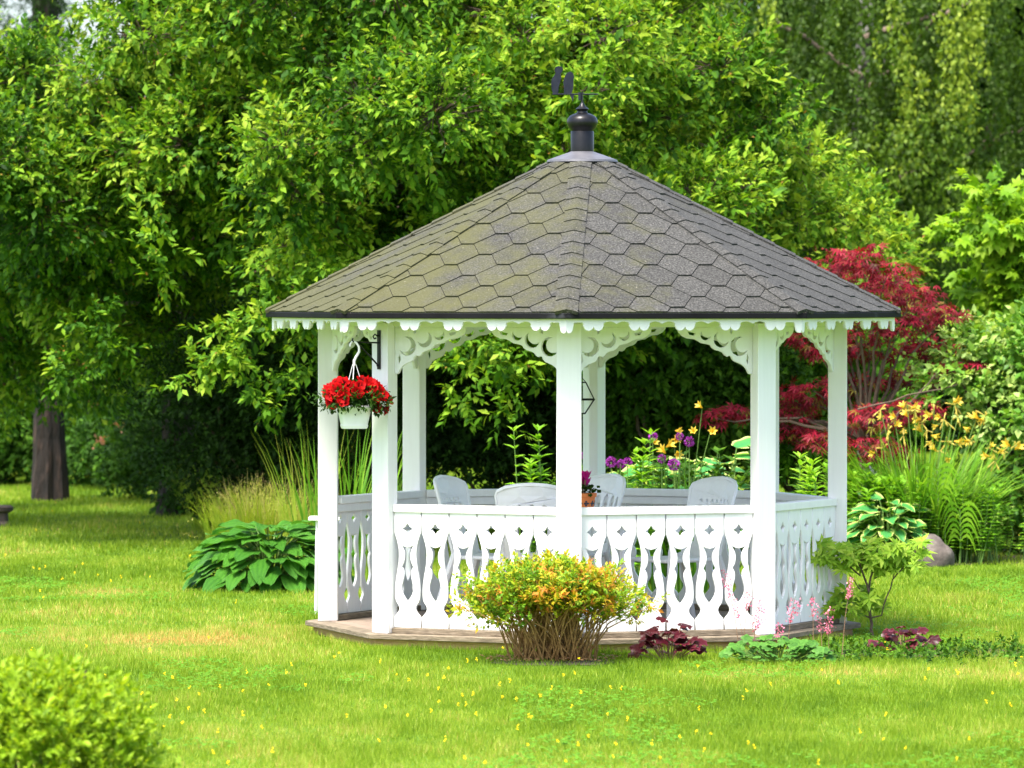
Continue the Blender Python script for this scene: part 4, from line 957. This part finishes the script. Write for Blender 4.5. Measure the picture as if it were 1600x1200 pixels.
# buttercups
x, y = lawn_points(23.8, 33, 1.6); x2, y2 = lawn_points(24, 31, 4); k = vnoise(x2*1.3, y2*.8, 12) > .55; x = np.concatenate([x, x2[k]]); y = np.concatenate([y, y2[k]])
x3, y3 = lawn_points(36, 52, 1.0); k = vnoise(x3, y3*.5, 14) > .5; x = np.concatenate([x, x3[k]]); y = np.concatenate([y, y3[k]]); n = len(x)
bp_ = []
for q in range(5):
    a = 2*math.pi*q/5+rng.random(n); bp_.append(cloud(np.stack([x,y,.035+.02*rng.random(n)],1), np.stack([np.cos(a),.75*np.sin(a)-.1,.35+.75*np.sin(a)],1), np.stack([-np.cos(a)*.2,-.75-.1*np.sin(a),.65+0*a],1), .0065+.0045*rng.random(n), rng.random(n), .95))
tag(cloud_obj('buttercups', bp_, L_BUT), 'tiny yellow buttercups scattered through the lawn', 'wildflowers', kind='stuff')

# ================================================================== LARGE LEAVED PLANTS
def big_leaf(L, W, cup, droop, wave, seed, mat, nx=4, ny=9, heart=.25, edge=False):
    """an oval leaf, base at the origin, pointing along +Y, with a sunk midrib, wavy edge and drooping tip"""
    r = random.Random(seed); V = []; T = []; E_ = []; b = r.uniform(.2,.9); ph = r.random()*6
    for j in range(ny+1):
        t = j/ny; w = W*.5*(math.sin(math.pi*min(1,(t*.93+.07))**.72)**.85 if t < 1 else 0.0); y0 = L*t
        for i in range(-nx, nx+1):
            q = i/nx; y = y0-heart*W*.5*max(0,1-t*4)*abs(q)**1.2
            z = cup*W*abs(q)**1.3-droop*L*t*t+wave*W*math.sin(t*11+ph+(1.5 if q>0 else 0))*q*q+.012*L*math.cos(q*math.pi*3.2)*(1-t)
            V.append((w*q, y, z)); T.append((abs(q)**2.2 if abs(q)<1 else 1)*.9+.1*r.random() if edge else min(1,max(0,b+.25*math.cos(q*math.pi*4)+r.uniform(-.08,.08))))
    n = 2*nx+1; Fq = [(j*n+i, j*n+i+1, (j+1)*n+i+1, (j+1)*n+i) for j in range(ny) for i in range(2*nx)]
    return np_mesh('leaf', np.array(V), np.array(Fq), mat, {'tint': np.array(T)}, smooth=True)
def hosta(label, c, R, H, n, mat, size, W, edge=False, name='hosta', seed=1, flat=1.0, group=None, petioles=True, ymin=-1):
    t = empty(name, c, label, 'plant', group); r = random.Random(seed)
    ms = [big_leaf(1, W*r.uniform(.9,1.1), r.uniform(.02,.16), r.uniform(.12,.42), r.uniform(.03,.07), seed*10+k, mat, edge=edge) for k in range(6)]
    st = MB()
    for k in range(n):
        q = (k+.5)/n; az = k*2.39996+r.uniform(-.3,.3); el = q**.7           # golden-angle whorl, inner leaves upright
        rad = R*(.22+.72*el)*r.uniform(.8,1.05); h = H*(1-.80*el**1.7)*r.uniform(.82,1.05)
        p = Vector(c)+Vector((math.cos(az)*rad, math.sin(az)*rad*flat, h)); 
        if math.sin(az) > .75 and el > .55: continue
        out = Vector((math.cos(az), math.sin(az), .35-.75*el+r.uniform(-.2,.2))); out.normalize()
        up = Vector((0,-.2,1))+Vector((math.cos(az),math.sin(az),0))*.35+Vector((r.uniform(-.3,.3),r.uniform(-.3,.3),0))
        s = out.cross(up).normalized(); nn = s.cross(out); S = size*r.uniform(.72,1.15)
        M = Matrix(((s.x*S,out.x*S,nn.x*S,p.x),(s.y*S,out.y*S,nn.y*S,p.y),(s.z*S,out.z*S,nn.z*S,p.z),(0,0,0,1)))
        mobj('leaf', ms[k % 6], t, M)
        if petioles: st.tube([Vector(c)+Vector((math.cos(az)*R*.08,math.sin(az)*R*.08,0)), Vector(c)+Vector((math.cos(az)*rad*.6,math.sin(az)*rad*.6*flat,h*.8)), p], [.006,.006,.004], 5)
    if petioles and st.v: st.build('leaf_stalks', M_STEM, t, kind='stuff')
    return t
g = G(428,925); hosta('big green hosta with broad ribbed leaves on the lawn left of the gazebo entrance', (g.x-.05,g.y+.42,0), .60, .47, 170, L_HOSTA, .26, .62, seed=3)
g = GX(1392,5.2); hosta('cream edged hosta beside the rock at the right of the gazebo', (GX(1388,8.7).x,8.7,0.02), .34, .50, 70, L_VAR, .20, .66, edge=True, name='variegated_hosta', seed=5)
g = GX(1040,3.3); hosta('cream edged hosta behind the back railing left of the arched chair', (GX(1045,6.3).x,6.3,.0), .62, .95, 70, L_VAR, .30, .62, edge=True, name='variegated_hosta', seed=8)
g = GX(1128,3.1); hosta('taller cream edged hosta with an upright blue green leaf behind the arched chair', (GX(1132,6.0).x,6.0,.0), .36, 1.06, 40, L_VAR, .30, .66, edge=True, name='variegated_hosta', seed=12)

def lobed_leaf(seed, mat, lob=.14, n=22, tint=(.2,.9)):
    r = random.Random(seed); V = [(0,0,0)]; T = [r.uniform(*tint)]
    for ring, rr in ((1,.5),(2,1.0)):
        for k in range(n):
            a = -math.pi*.5+.18+(2*math.pi-.36)*k/(n-1)
            q = rr*(1+(lob*math.cos(5.5*(a-math.pi/2)) if ring == 2 else 0)+(r.uniform(-.05,.05) if ring == 2 else 0))
            V.append((q*.5*math.cos(a), q*.5*math.sin(a)+.28, (.05 if ring == 1 else -.02+r.uniform(-.05,.05)+.05*math.cos(5.5*a)))); T.append(min(1,max(0,T[0]+(-.2 if ring == 1 else .15)+r.uniform(-.1,.1))))
    F_ = [(0,1+k,2+k,2+k) for k in range(n-1)]
    F3 = [(0,1+k,2+k) for k in range(n-1)]
    for k in range(n-1): F3 += [(1+k,1+n+k,2+n+k),(1+k,2+n+k,2+k)]
    return np_mesh('leaf', np.array(V), np.array(F3), mat, {'tint': np.array(T)}, smooth=True)
def rosette(label, name, c, R, H, n, mat, size, cat_='plant', lob=.14, seed=1, squash=.7, tint=(.2,.9), group=None, stem=M_PSTEM):
    t = empty(name, c, label, cat_, group); r = random.Random(seed); ms = [lobed_leaf(seed*9+k, mat, lob, tint=tint) for k in range(5)]; st = MB()
    for k in range(n):
        az = r.random()*6.283; q = r.random()**.6; p = Vector(c)+Vector((math.cos(az)*R*q, math.sin(az)*R*q*squash, H*(1-.75*q*q)*r.uniform(.55,1.1)))
        out = Vector((math.cos(az), math.sin(az)-.25, r.uniform(-.35,.25))).normalized(); up = Vector((r.uniform(-.4,.4), -.55+r.uniform(-.4,.3), 1)); s = out.cross(up).normalized(); nn = s.cross(out); S = size*r.uniform(.65,1.15)
        mobj('leaf', ms[k % 5], t, Matrix(((s.x*S,out.x*S,nn.x*S,p.x),(s.y*S,out.y*S,nn.y*S,p.y),(s.z*S,out.z*S,nn.z*S,p.z),(0,0,0,1))))
        st.tube([Vector(c)+Vector((math.cos(az)*R*q*.3, math.sin(az)*R*q*.3*squash, 0)), p], .0028, 4)
    st.build('leaf_stalks', stem, t, kind='stuff'); return t
g = G(1045,1034); rosette('dark plum leaved plant by the platform right of the golden bush', 'plum_coral_bells', (g.x,g.y+.05,.0), .21, .25, 42, L_PURPLE, .098, seed=4)
for x, y, z in ((1060,978,.0),(1015,992,0)):
    pass
g = G(1412,1022); rosette('dark plum leaved plant on the lawn right of the small sapling', 'plum_coral_bells', (g.x,g.y+.05,.0), .20, .17, 32, L_PURPLE, .09, seed=6)
g = G(1215,1040); cb = rosette('green coral bells with pink flower spikes in front of the right front post', 'coral_bells', (g.x,g.y+.12,0), .36, .16, 120, L_MINT, .068, seed=7, squash=.45, stem=M_STEM)
def spike(px, py0, py1, Y, n, wid, bend):
    top = P(px, py0, Y); bot = Vector((top.x+bend, Y+random.uniform(-.03,.05), .05)); mid = top.lerp(bot,.5)+Vector((bend*.15,0,0)); mb = MB()
    mb.tube([bot, mid, top], [.0022,.0018,.001], 4); Lz = (py1-py0)/250.
    k = rng.random(n)**.8; t_ = np.array(top); dirn = nrm(np.array([mid-top]))[0]
    A = t_+dirn*(k*Lz)[:,None]+rng.normal(0,1,(n,3))*np.array([1,1,.4])*(wid*(.25+.75*np.sin(np.pi*np.clip(k*.85+.12,0,1))))[:,None]*.5
    o = cloud_obj('flower_spike', [cloud(A, nrm(rng.normal(0,.7,(n,3))+np.array([0,-.2,-.4])), rv(n), .011+.006*rng.random(n), rng.random(n), .75)], L_PINK, cb, kind='stuff')
    mb.build('stem', M_PSTEM, o)
for px, py0, py1, n, w, bd in ((1131,890,930,70,.035,.10),(1142,922,968,50,.035,.09),(1170,920,952,55,.035,-.03),(1187,940,985,110,.045,-.04),(1243,932,972,110,.042,-.05),(1218,972,1000,50,.03,-.02),(1271,934,962,55,.035,.0),(1296,950,990,90,.04,.0),(1280,960,985,40,.03,.02),(1331,902,935,90,.035,-.06)):
    spike(px, py0, py1, g.y+random.uniform(.08,.30), n, w, bd)
# low ground cover strip right of it
gcv = []
for _ in range(430):
    q = G(random.uniform(1250,1640), random.triangular(1008,1044,1026)); A = np.array([[q.x,q.y,.0]]); gcv.append(sprays(A+np.array([[0,0,.02]]), np.array([[random.gauss(0,.3),-.2,.8]]), .055, 7, .030, t0=np.array([random.uniform(.2,1)]), droop=.1))
tag(cloud_obj('ground_cover', [cloud(*cat(gcv), .6)], L_HEDGE), 'low creeping green ground cover on the lawn edge beneath the sapling', 'ground cover', kind='stuff')

# ================================================================== GOLDEN BUSH
L_LITTER = leafmat('dry_leaf', lg((0.0,(0.10,0.06,0.03)), (1.0,(0.30,0.18,0.08))), 0.1)
gb = G(863,1034); gold = empty('golden_bush', gb, 'golden orange leaved bush with bare straw coloured stems in front of the middle post', 'shrub')
mb = MB(); tips = []
for k in range(230):
    a = random.random()*6.283; r0 = math.sqrt(random.random())*.22; b = gb+Vector((math.cos(a)*r0*1.25, math.sin(a)*r0*.8, -.02))
    th = random.gauss(0,.44); th = max(-1.0,min(1.0,th)); px = math.sin(th); H = .61*math.cos(th*.95)**.62*random.uniform(.66,1.02); e = gb+Vector((px*.62+math.cos(a)*r0*.5, math.sin(a)*(.18+r0)*1.0-.02, max(.18,H)))
    m = b.lerp(e,.5)+Vector((-px*.05,0,.05)); mb.tube([b, m, e], [.0052,.0042,.0022], 4); tips.append((e, m))
mb.build('stems', M_STRAW, gold, kind='stuff')
A = []; O = []; t0 = []
for e, m in tips:
    if e.z < .14: continue
    d = (e-m).normalized(); tt = random.gauss(.43,.26)
    for q in range(15):
        A.append(e.lerp(m, random.random()**1.2*(.52+.30*min(1,abs(e.x-gb.x)/.4)))+Vector((random.gauss(0,.042),random.gauss(0,.042),random.gauss(0,.025)))); O.append(d+Vector((0,-.15,.2))); t0.append(tt+random.gauss(0,.12))
A = np.array(A); O = nrm(np.array(O)); lt = 260; la = rng.random(lt)*6.28; lr = np.sqrt(rng.random(lt))*.42
cloud_obj('fallen_leaves', [cloud(np.stack([gb.x+lr*np.cos(la), gb.y+.02+lr*.8*np.sin(la), .02+.015*rng.random(lt)],1), nrm(np.stack([np.cos(la*3),np.sin(la*3),rng.normal(0,.2,lt)],1)), nrm(np.stack([rng.normal(0,.3,lt),-.3+0*la,1+0*la],1)), .02+.03*rng.random(lt), .7+.3*rng.random(lt), .4)], L_LITTER, gold, kind='stuff')
cloud_obj('foliage', [cloud(*sprays(A, O, .05, 7, .033, t0=np.array(t0), tv=.14, droop=.1), .5)], L_GOLD, gold, kind='stuff')
# ================================================================== SAPLING
sb = G(1364,998); sap = empty('sapling', sb, 'small sapling with bare dark stem and yellow green leaf whorls at the right platform corner', 'sapling')
Ys = sb.y; mb = MB(); S_ = lambda px, py, dy=0: P(px, py, Ys+dy)
segs = [((1364,1003),(1361,966),.011,.010),((1361,966),(1358,925),.010,.008),((1358,925),(1345,885),.008,.006),((1345,885),(1325,868),.006,.004),((1358,925),(1366,880),.008,.006),((1366,880),(1372,862),.005,.003),((1361,966),(1378,962),.006,.004),((1378,962),(1396,905),.005,.004),((1396,905),(1428,868),.005,.003),((1396,905),(1402,870),.004,.003),((1428,868),(1445,830),.003,.002),
        ((1361,966),(1330,955),.006,.004),((1330,955),(1305,945),.004,.002),((1345,885),(1350,860),.004,.003),((1345,900),(1310,868),.006,.004),((1310,868),(1285,855),.004,.003),((1358,940),(1328,898),.005,.003),((1366,905),(1390,888),.004,.003)]
for (x0,y0),(x1,y1),r0,r1 in segs: limb(mb, S_(x0,y0,random.uniform(-.04,.04)), S_(x1,y1,random.uniform(-.04,.04)), r0, r1, .06, 6, 4)
mb.build('stem', M_TWIG, sap, smooth=True)
def whorl(seed):
    r = np.random.default_rng(seed); n = 9; a = np.arange(n)*2*math.pi/n+r.random(n)*.5
    Dn = np.stack([np.cos(a),np.sin(a),-.35+.75*r.random(n)],1); V, Fc, T = cloud(np.zeros((n,3)), Dn, np.stack([-.3*np.cos(a),-.3*np.sin(a),np.ones(n)],1), .085+.03*r.random(n), r.random(n), .36); return np_mesh('leaf_whorl', V, Fc, L_SAP, {'tint': T})
ws = [whorl(k) for k in range(5)]
wp = [(1272,855),(1285,845),(1295,858),(1308,850),(1322,862),(1330,846),(1345,852),(1338,870),(1356,846),(1362,860),(1372,850),(1380,862),(1392,852),(1404,862),(1416,852),(1428,846),(1440,858),(1440,842),(1412,876),(1396,878),(1300,872),(1352,878),(1424,868),(1318,880),(1376,880),(1388,868),(1278,868),
      (1312,938),(1325,930),(1340,924),(1350,936),(1330,945),(1345,948),(1316,950),(1300,946),(1362,928),(1372,936),(1352,915),(1380,945),(1318,912),(1308,920),(1334,860),(1366,838),(1290,866),(1402,845),(1350,862),(1360,872),(1434,878)]
for k, (x, y) in enumerate(wp):
    for q in range(3 if y < 890 else 2):
        M = Matrix.Translation(S_(x+random.uniform(-5,5), y+8+random.uniform(-4,4), random.uniform(-.12,.12))) @ Matrix.Rotation(random.uniform(.3,1.0),4,'X') @ Matrix.Rotation(random.uniform(-.4,.4),4,'Y') @ Matrix.Rotation(random.random()*6,4,'Z') @ Matrix.Scale(random.uniform(.55,.9),4)
        mobj('leaf_whorl', ws[(k+q) % 5], sap, M)
# ================================================================== STRAP LEAVED CLUMPS
def straps(c, R, n, Lr, w, lean, mat, name, parent, t=(.1,.9), seg=6, fold=0, up=.0):
    V = []; Fq = []; T = []
    for k in range(n):
        a = random.random()*6.283; r0 = R*math.sqrt(random.random()); b = Vector(c)+Vector((math.cos(a)*r0, math.sin(a)*r0*.7, 0)); L = random.uniform(*Lr); ln = random.uniform(*lean); az = a+random.gauss(0,.5); tt = random.uniform(*t)
        s = Vector((-math.sin(az+.6), math.cos(az+.6), 0)); o = len(V); ang = ln*.25; p = b.copy()
        for j in range(seg+1):
            q = j/seg; ww = w*(1-q**2.2)*random.uniform(.95,1.05)+.0006
            V += [tuple(p-s*ww*.5), tuple(p+s*ww*.5)]; T += [min(1,max(0,tt+.2*q-.1))]*2
            ang += ln*1.5/seg*(.3+1.3*q); p = p+Vector((math.cos(az)*math.sin(ang), math.sin(az)*math.sin(ang), math.cos(ang)))*(L/seg)
        Fq += [(o+2*j, o+2*j+1, o+2*j+3, o+2*j+2) for j in range(seg)]
    return mobj(name, np_mesh(name, np.array(V), np.array(Fq), mat, {'tint': np.array(T)}), parent, kind='stuff')
def lily_flower(seed):
    r = np.random.default_rng(seed); V = []; Fc = []; T = []; o = 0
    for k in range(6):
        a = 2*math.pi*k/6; c, s = math.cos(a), math.sin(a)
        for q, (y, rr, w) in enumerate(((0,.06,.05),(.45,.16,.13),(.8,.36,.17),(1.0,.62,.02))):
            for sg in (-1,1): V.append((rr*c-sg*w*s, rr*s+sg*w*c, y)); T.append(min(1,.35+.5*r.random()+.15*y))
        Fc += [(o+2*q, o+2*q+1, o+2*q+3, o+2*q+2) for q in range(3)]; o += 8
    return np_mesh('flower', np.array(V), np.array(Fc), L_YEL, {'tint': np.array(T)}, smooth=True)
lf = [lily_flower(k) for k in range(3)]
M_BUD = noisy('lily_bud', [(0.3, (0.30,0.26,0.03)), (0.7, (0.52,0.40,0.06))], 40, 0.6, 0)
def daylily(label, cx, Y, flowers, R, nleaf, Lr, seed, petal=None):
    t = empty('daylily', GX(cx, Y), label, 'plant'); c = GX(cx, Y); straps(c, R, nleaf, Lr, .024, (.25,1.15), L_IRIS, 'leaves', t)
    for (x, y, n) in flowers:
        top = P(x, y, Y+random.uniform(-.25,.25)); bot = c+Vector(((top.x-c.x)*.35, random.uniform(-.1,.1), .1)); st = MB(); st.tube([bot, bot.lerp(top,.55)+Vector(((bot.x-top.x)*.12,0,0)), top], [.006,.005,.0035], 5); bd = MB()
        for q in range(random.randint(5,8)):     # spent buds
            d = Vector((random.gauss(0,.035), random.gauss(0,.03), random.uniform(-.10,.06))); bd.tube([top, top+d*.5, top+d*.8, top+d], [.002,.005,.0075,.002], 5)
        so = st.build('stem', M_STEM, t); bd.build('buds', M_BUD, so, kind='stuff')
        for q in range(max(1,n-2)):
            p = top+Vector((random.gauss(0,.05), random.gauss(0,.03), random.uniform(-.10,.05))); dr = Vector((random.choice((-1,1))*random.uniform(.3,1), -.45, random.uniform(-.5,.8))).normalized()
            mobj('flower', random.choice(lf), so, Matrix.Translation(p) @ dr.to_track_quat('Z','Y').to_matrix().to_4x4() @ Matrix.Rotation(random.random()*6,4,'Z') @ Matrix.Scale(random.uniform(.05,.078),4))
    return t
daylily('tall clump of yellow daylilies in flower in front of the red maple at the right', 1440, 9.2,
        [(1376,640,3),(1398,655,2),(1418,632,4),(1430,640,3),(1440,660,5),(1448,672,4),(1460,640,3),(1475,655,3),(1492,632,3),(1497,650,2),(1388,672,2),(1412,680,3),(1480,690,4),(1470,705,3),(1455,690,3),(1515,690,3),(1525,655,3),(1540,650,3),(1545,700,4),(1568,705,4),(1555,720,3),(1585,697,2),(1380,700,2)], .42, 520, (.75,1.25), 1)
tl = empty('daylily', GX(1048,4.4), 'yellow and orange daylilies seen above the back railing among the purple flowers', 'plant')
straps(GX(1060,4.4), .3, 90, (.7,1.1), .022, (.2,.9), L_IRIS, 'leaves', tl, t=(0,.4))
for x, y, n in ((1036,700,2),(1053,690,2),(1064,676,2),(1074,686,1),(1097,640,1),(1112,668,1),(1056,714,1)):
    top = P(x,y,4.2); st = MB(); st.tube([GX(1055,4.4)+Vector((random.uniform(-.1,.1),0,0)), top], [.005,.003], 5); so = st.build('stem', M_STEM, tl)
    for q in range(n):
        dr = Vector((random.uniform(-1,1), -.6, random.uniform(-.3,.7))).normalized(); mobj('flower', random.choice(lf), so, Matrix.Translation(top+Vector((random.gauss(0,.03),0,random.gauss(0,.03)))) @ dr.to_track_quat('Z','Y').to_matrix().to_4x4() @ Matrix.Scale(random.uniform(.05,.07),4))
# feathery and iris-like grasses at the left
fg = empty('feather_grass', G(395,862), 'pale feathery ornamental grass in seed behind the green hosta', 'plant')
c = G(400,862); straps(c, .42, 700, (.35,.64), .007, (.1,.9), L_PLUME, 'leaves', fg, t=(.0,.55)); straps(c+Vector((.12,.1,0)), .42, 330, (.45,.74), .004, (.1,.6), L_PLUME, 'seed_stalks', fg, t=(.5,1))
A = np.array([[c.x+random.gauss(.05,.26), c.y+random.gauss(0,.15), random.uniform(.30,.62)] for _ in range(420)]); A[:,2] -= .4*np.abs(A[:,0]-c.x)
cloud_obj('seed_heads', [cloud(*sprays(A, nrm(rng.normal(0,.4,A.shape)+np.array([0,0,1])), .10, 8, .016, t0=np.clip(rng.normal(.75,.15,len(A)),0,1)), .3)], L_PLUME, fg, kind='stuff')
fr_ = empty('feather_grass', G(345,828), 'bright lime coloured grass tuft at the left end of the feathery grass', 'plant'); straps(G(345,828), .28, 420, (.5,.85), .008, (.2,1.1), L_PLUME, 'leaves', fr_, t=(.0,.35))
ig = empty('tall_grass', GX(535,8), 'tall upright strap leaved grass behind the left posts of the gazebo', 'plant'); straps(GX(540,8), .42, 95, (.65,1.3), .018, (.02,.42), L_IRIS, 'leaves', ig, t=(.1,.8)); straps(GX(610,8), .26, 40, (.55,.95), .016, (.05,.5), L_IRIS, 'outer_leaves', ig, t=(.1,.8))
straps(GX(482,8), .2, 40, (.7,1.25), .010, (.05,.45), L_PLUME, 'seed_stalks', ig, t=(.1,.6))
# greenery of the right-hand bed
def stalk_plant(label, c, h, n, S, mat, name='perennial', spread=.12, rows=15, t=(.3,.9), group=None, wr=.32):
    o = empty(name, c, label, 'plant', group); mb = MB(); ds = []
    for k in range(n):
        b = Vector(c)+Vector((random.gauss(0,spread), random.gauss(0,spread*.6), 0)); hh = h*random.uniform(.75,1.03); top = b+Vector((random.gauss(0,.05), random.gauss(0,.04), hh)); mb.tube([b, b.lerp(top,.5)+Vector((random.gauss(0,.015),0,0)), top], [.006,.005,.003], 5)
        q = np.repeat(np.linspace(.25,1,rows), 5); m = len(q); A = np.array(b)+(np.array(top)-np.array(b))*q[:,None]; a = rng.random(m)*6.28
        ds.append((A, nrm(np.stack([np.cos(a),np.sin(a),.15+.9*np.clip(q-.75,0,1)*3],1)), np.stack([-.2*np.cos(a),-.2*np.sin(a)-.2,np.ones(m)],1), S*(.7+.5*rng.random(m))*(1.1-.4*q), np.clip(random.uniform(*t)+rng.normal(0,.12,m),0,1)))
    mb.build('stalks', M_STEM, o, kind='stuff'); cloud_obj('leaves', [cloud(*cat(ds), wr)], mat, o, kind='stuff'); return o
for x, Y, h, n, lab in ((1005,4.0,1.30,4,'green leafy lily stalk behind the back railing right of the rear post'),(848,4.0,1.22,4,'green leafy lily stalk just left of the middle front post behind the railing'),(1270,3.6,1.05,7,'lime leaved perennial behind the right hand railing between the two right posts')):
    stalk_plant(lab, GX(x,Y), h, n+2, .13, L_FRESH, spread=.05 if n < 5 else .10)
stalk_plant('broad bed of dark leafy perennials behind the purple flowers', GX(1060,5.6), 1.0, 46, .12, L_HEDGE, spread=.5, t=(.1,.8), wr=.5)
stalk_plant('mid green leafy perennial in front of the daylily leaves at the right', GX(1375,8.9), .72, 30, .12, L_FRESH, spread=.22, t=(.1,.7), wr=.5)
stalk_plant('light green leafy perennial right of the rock at the bed edge', GX(1515,8.9), .62, 60, .085, L_FRESH, spread=.20, t=(.1,.8), wr=.45)
stalk_plant('low green perennial in front of the red maple trunk', GX(1335,9.2), .80, 20, .11, L_FRESH, spread=.16, t=(.1,.7), wr=.45)
# two arching ferns-like solomon's seals
def arch(label, px, py, Y, w, h):
    b = GX(px, Y); o = empty('arching_perennial', b, label, 'plant'); mb = MB(); ds = []
    top = P(px, py, Y); mb.tube([b, b.lerp(top,.6)+Vector((.01,0,0)), top], [.008,.007,.005], 6); mb.build('stem', M_STEM, o)
    for j in range(7):
        z = top.z-.045*j
        for sg in (-1,1):
            V = []; A0 = Vector((top.x, top.y-.01*j, z)); L = w*(1-.05*j)*random.uniform(.85,1.05)
            pts = [A0+Vector((sg*L*q, -.10*q, .10*math.sin(q*2.4)-.18*q*q)) for q in np.linspace(0,1,6)]
            for i, p in enumerate(pts): ww = .017*math.sin(math.pi*min(.97,(i+.6)/6))+.002; V += [tuple(p+Vector((0,-.2,1))*ww*.8), tuple(p-Vector((0,-.2,1))*ww*.8)]
            mobj('leaf', np_mesh('leaf', np.array(V), np.array([(2*i,2*i+1,2*i+3,2*i+2) for i in range(5)]), L_FRESH, {'tint': np.full(12, random.uniform(.45,.95))}), o)
arch('arching lime perennial with paired narrow leaves above the rock', 1465, 735, 8.8, .20, 1.0)
arch('lower arching lime perennial with paired narrow leaves right of the rock', 1500, 795, 8.7, .19, .7)
# purple flower heads on stems
for k, (x, y, r, lab) in enumerate(((1053,726,.040,'round purple flower head lowest, just above the cream edged hosta'),(1077,690,.034,'purple flower head next to the orange daylily, right of it'),(1062,682,.026,'purple flower head half behind the orange daylily'),(1020,682,.030,'purple flower head highest, above the green lily stalk'),(1034,717,.030,'purple flower head left of and a little above the lowest one'),(955,722,.036,'purple flower head touching the rear post on its right side'),(970,725,.030,'purple flower head second to the right of the rear post'),(981,722,.030,'purple flower head third to the right of the rear post'),(912,712,.024,'small purple flower head left of the rear post above the pot'))):
    p = P(x, y, 4.1+.2*random.random()); o = empty('purple_flower', (p.x,p.y,0), lab, 'flower', 'purple flower heads in the bed behind the gazebo'); mb = MB(); mb.tube([(p.x+random.uniform(-.03,.03),p.y,0), p], [.005,.004], 5); mb.build('stem', M_STEM, o)
    n = 160; v = rv(n); cloud_obj('flower_head', [cloud(np.array(p)+v*r*.75, v+rng.normal(0,.3,(n,3)), rv(n), np.full(n,r*.55), rng.random(n), .6)], L_PURF, o)
# the rock and the edge of the bed
def rock(label, c, s, seed):
    bm = bmesh.new(); bmesh.ops.create_icosphere(bm, subdivisions=4, radius=1); r = np.random.default_rng(seed); ks = r.normal(0,1.6,(7,3)); ph = r.random(7)*6
    for v_ in bm.verts:
        q = v_.co; d = 1+sum(.10*math.sin(k[0]*q.x+k[1]*q.y+k[2]*q.z+p) for k, p in zip(ks, ph)); v_.co = Vector((q.x*d*s[0], q.y*d*s[1], max(-.2,q.z*d)*s[2]))
    me = bpy.data.meshes.new('rock'); bm.to_mesh(me); bm.free(); me.materials.append(M_STONE); me.polygons.foreach_set('use_smooth',[True]*len(me.polygons)); return tag(mobj('rock', me, None, Matrix.Translation(c)), label, 'rock')
g = G(1462,886); rock('pinkish grey rounded rock on the lawn at the edge of the flower bed', (g.x, g.y+.1, .03), (.18,.13,.20), 2)
# stone plinth at the left edge, little white table behind the gazebo
g = G(-4,822); pl = empty('stone_plinth', g, 'dark stone plinth with overhanging top cut by the left edge of the lawn view', 'plinth')
MB().lathe([(.115,-.02),(.12,.02),(.10,.05),(.095,.13)], 20, Matrix.Translation(g), power=6).build('base', M_PLINTH, pl, bevel=.004); MB().lathe([(.12,.131),(.15,.15),(.152,.185),(.13,.20)], 24, Matrix.Translation(g)).build('top', M_PLINTH, pl, smooth=True)
wt = P(507,810,2.2); tt = empty('side_table', (wt.x,wt.y,0), 'small white side table half hidden behind the leftmost post', 'table')
MB().box((wt.x-.11,wt.y-.12,wt.z-.012),(wt.x+.11,wt.y+.12,wt.z+.012)).build('tabletop', M_PLASTIC, tt, bevel=.004)
for sx in (-1,1):
    for sy in (-1,1): MB().tube([(wt.x+sx*.06,wt.y+sy*.09,0),(wt.x+sx*.05,wt.y+sy*.08,wt.z-.013)], .011, 6).build('leg', M_PLASTIC, tt)
# ================================================================== FOREGROUND BUSH
d = 21.5; fx = CAM_X+(55-800)/F_PX*d; fy = d-DIST; fb = empty('clipped_bush', (fx,fy,0), 'rounded yellow green bush out of focus in the near left corner', 'shrub')
A, O = on_lobe((fx,fy,.14), (.47,.5,.47), 2300, front=.7, up=.35, bumpy=.22)
k = A[:,2] > .02; A, O = A[k], O[k]; cloud_obj('foliage', [cloud(*sprays(A, O, .09, 9, .040, t0=np.clip(.42+.25*O[:,2]+rng.normal(0,.16,len(A)),0,.9), droop=-.15, hot=.012), .5)], L_BOX, fb, kind='stuff')  # up-facing leaves tinted lighter, top light painted into the leaf colour
mb = MB()
for q in range(14): limb(mb, Vector((fx,fy,0))+Vector((random.uniform(-.06,.06),random.uniform(-.06,.06),-.02)), Vector((fx+random.uniform(-.3,.3), fy+random.uniform(-.3,.3), random.uniform(.4,.7))), .012, .005, .1, 5)
mb.build('stems', M_TWIG, fb, kind='stuff')
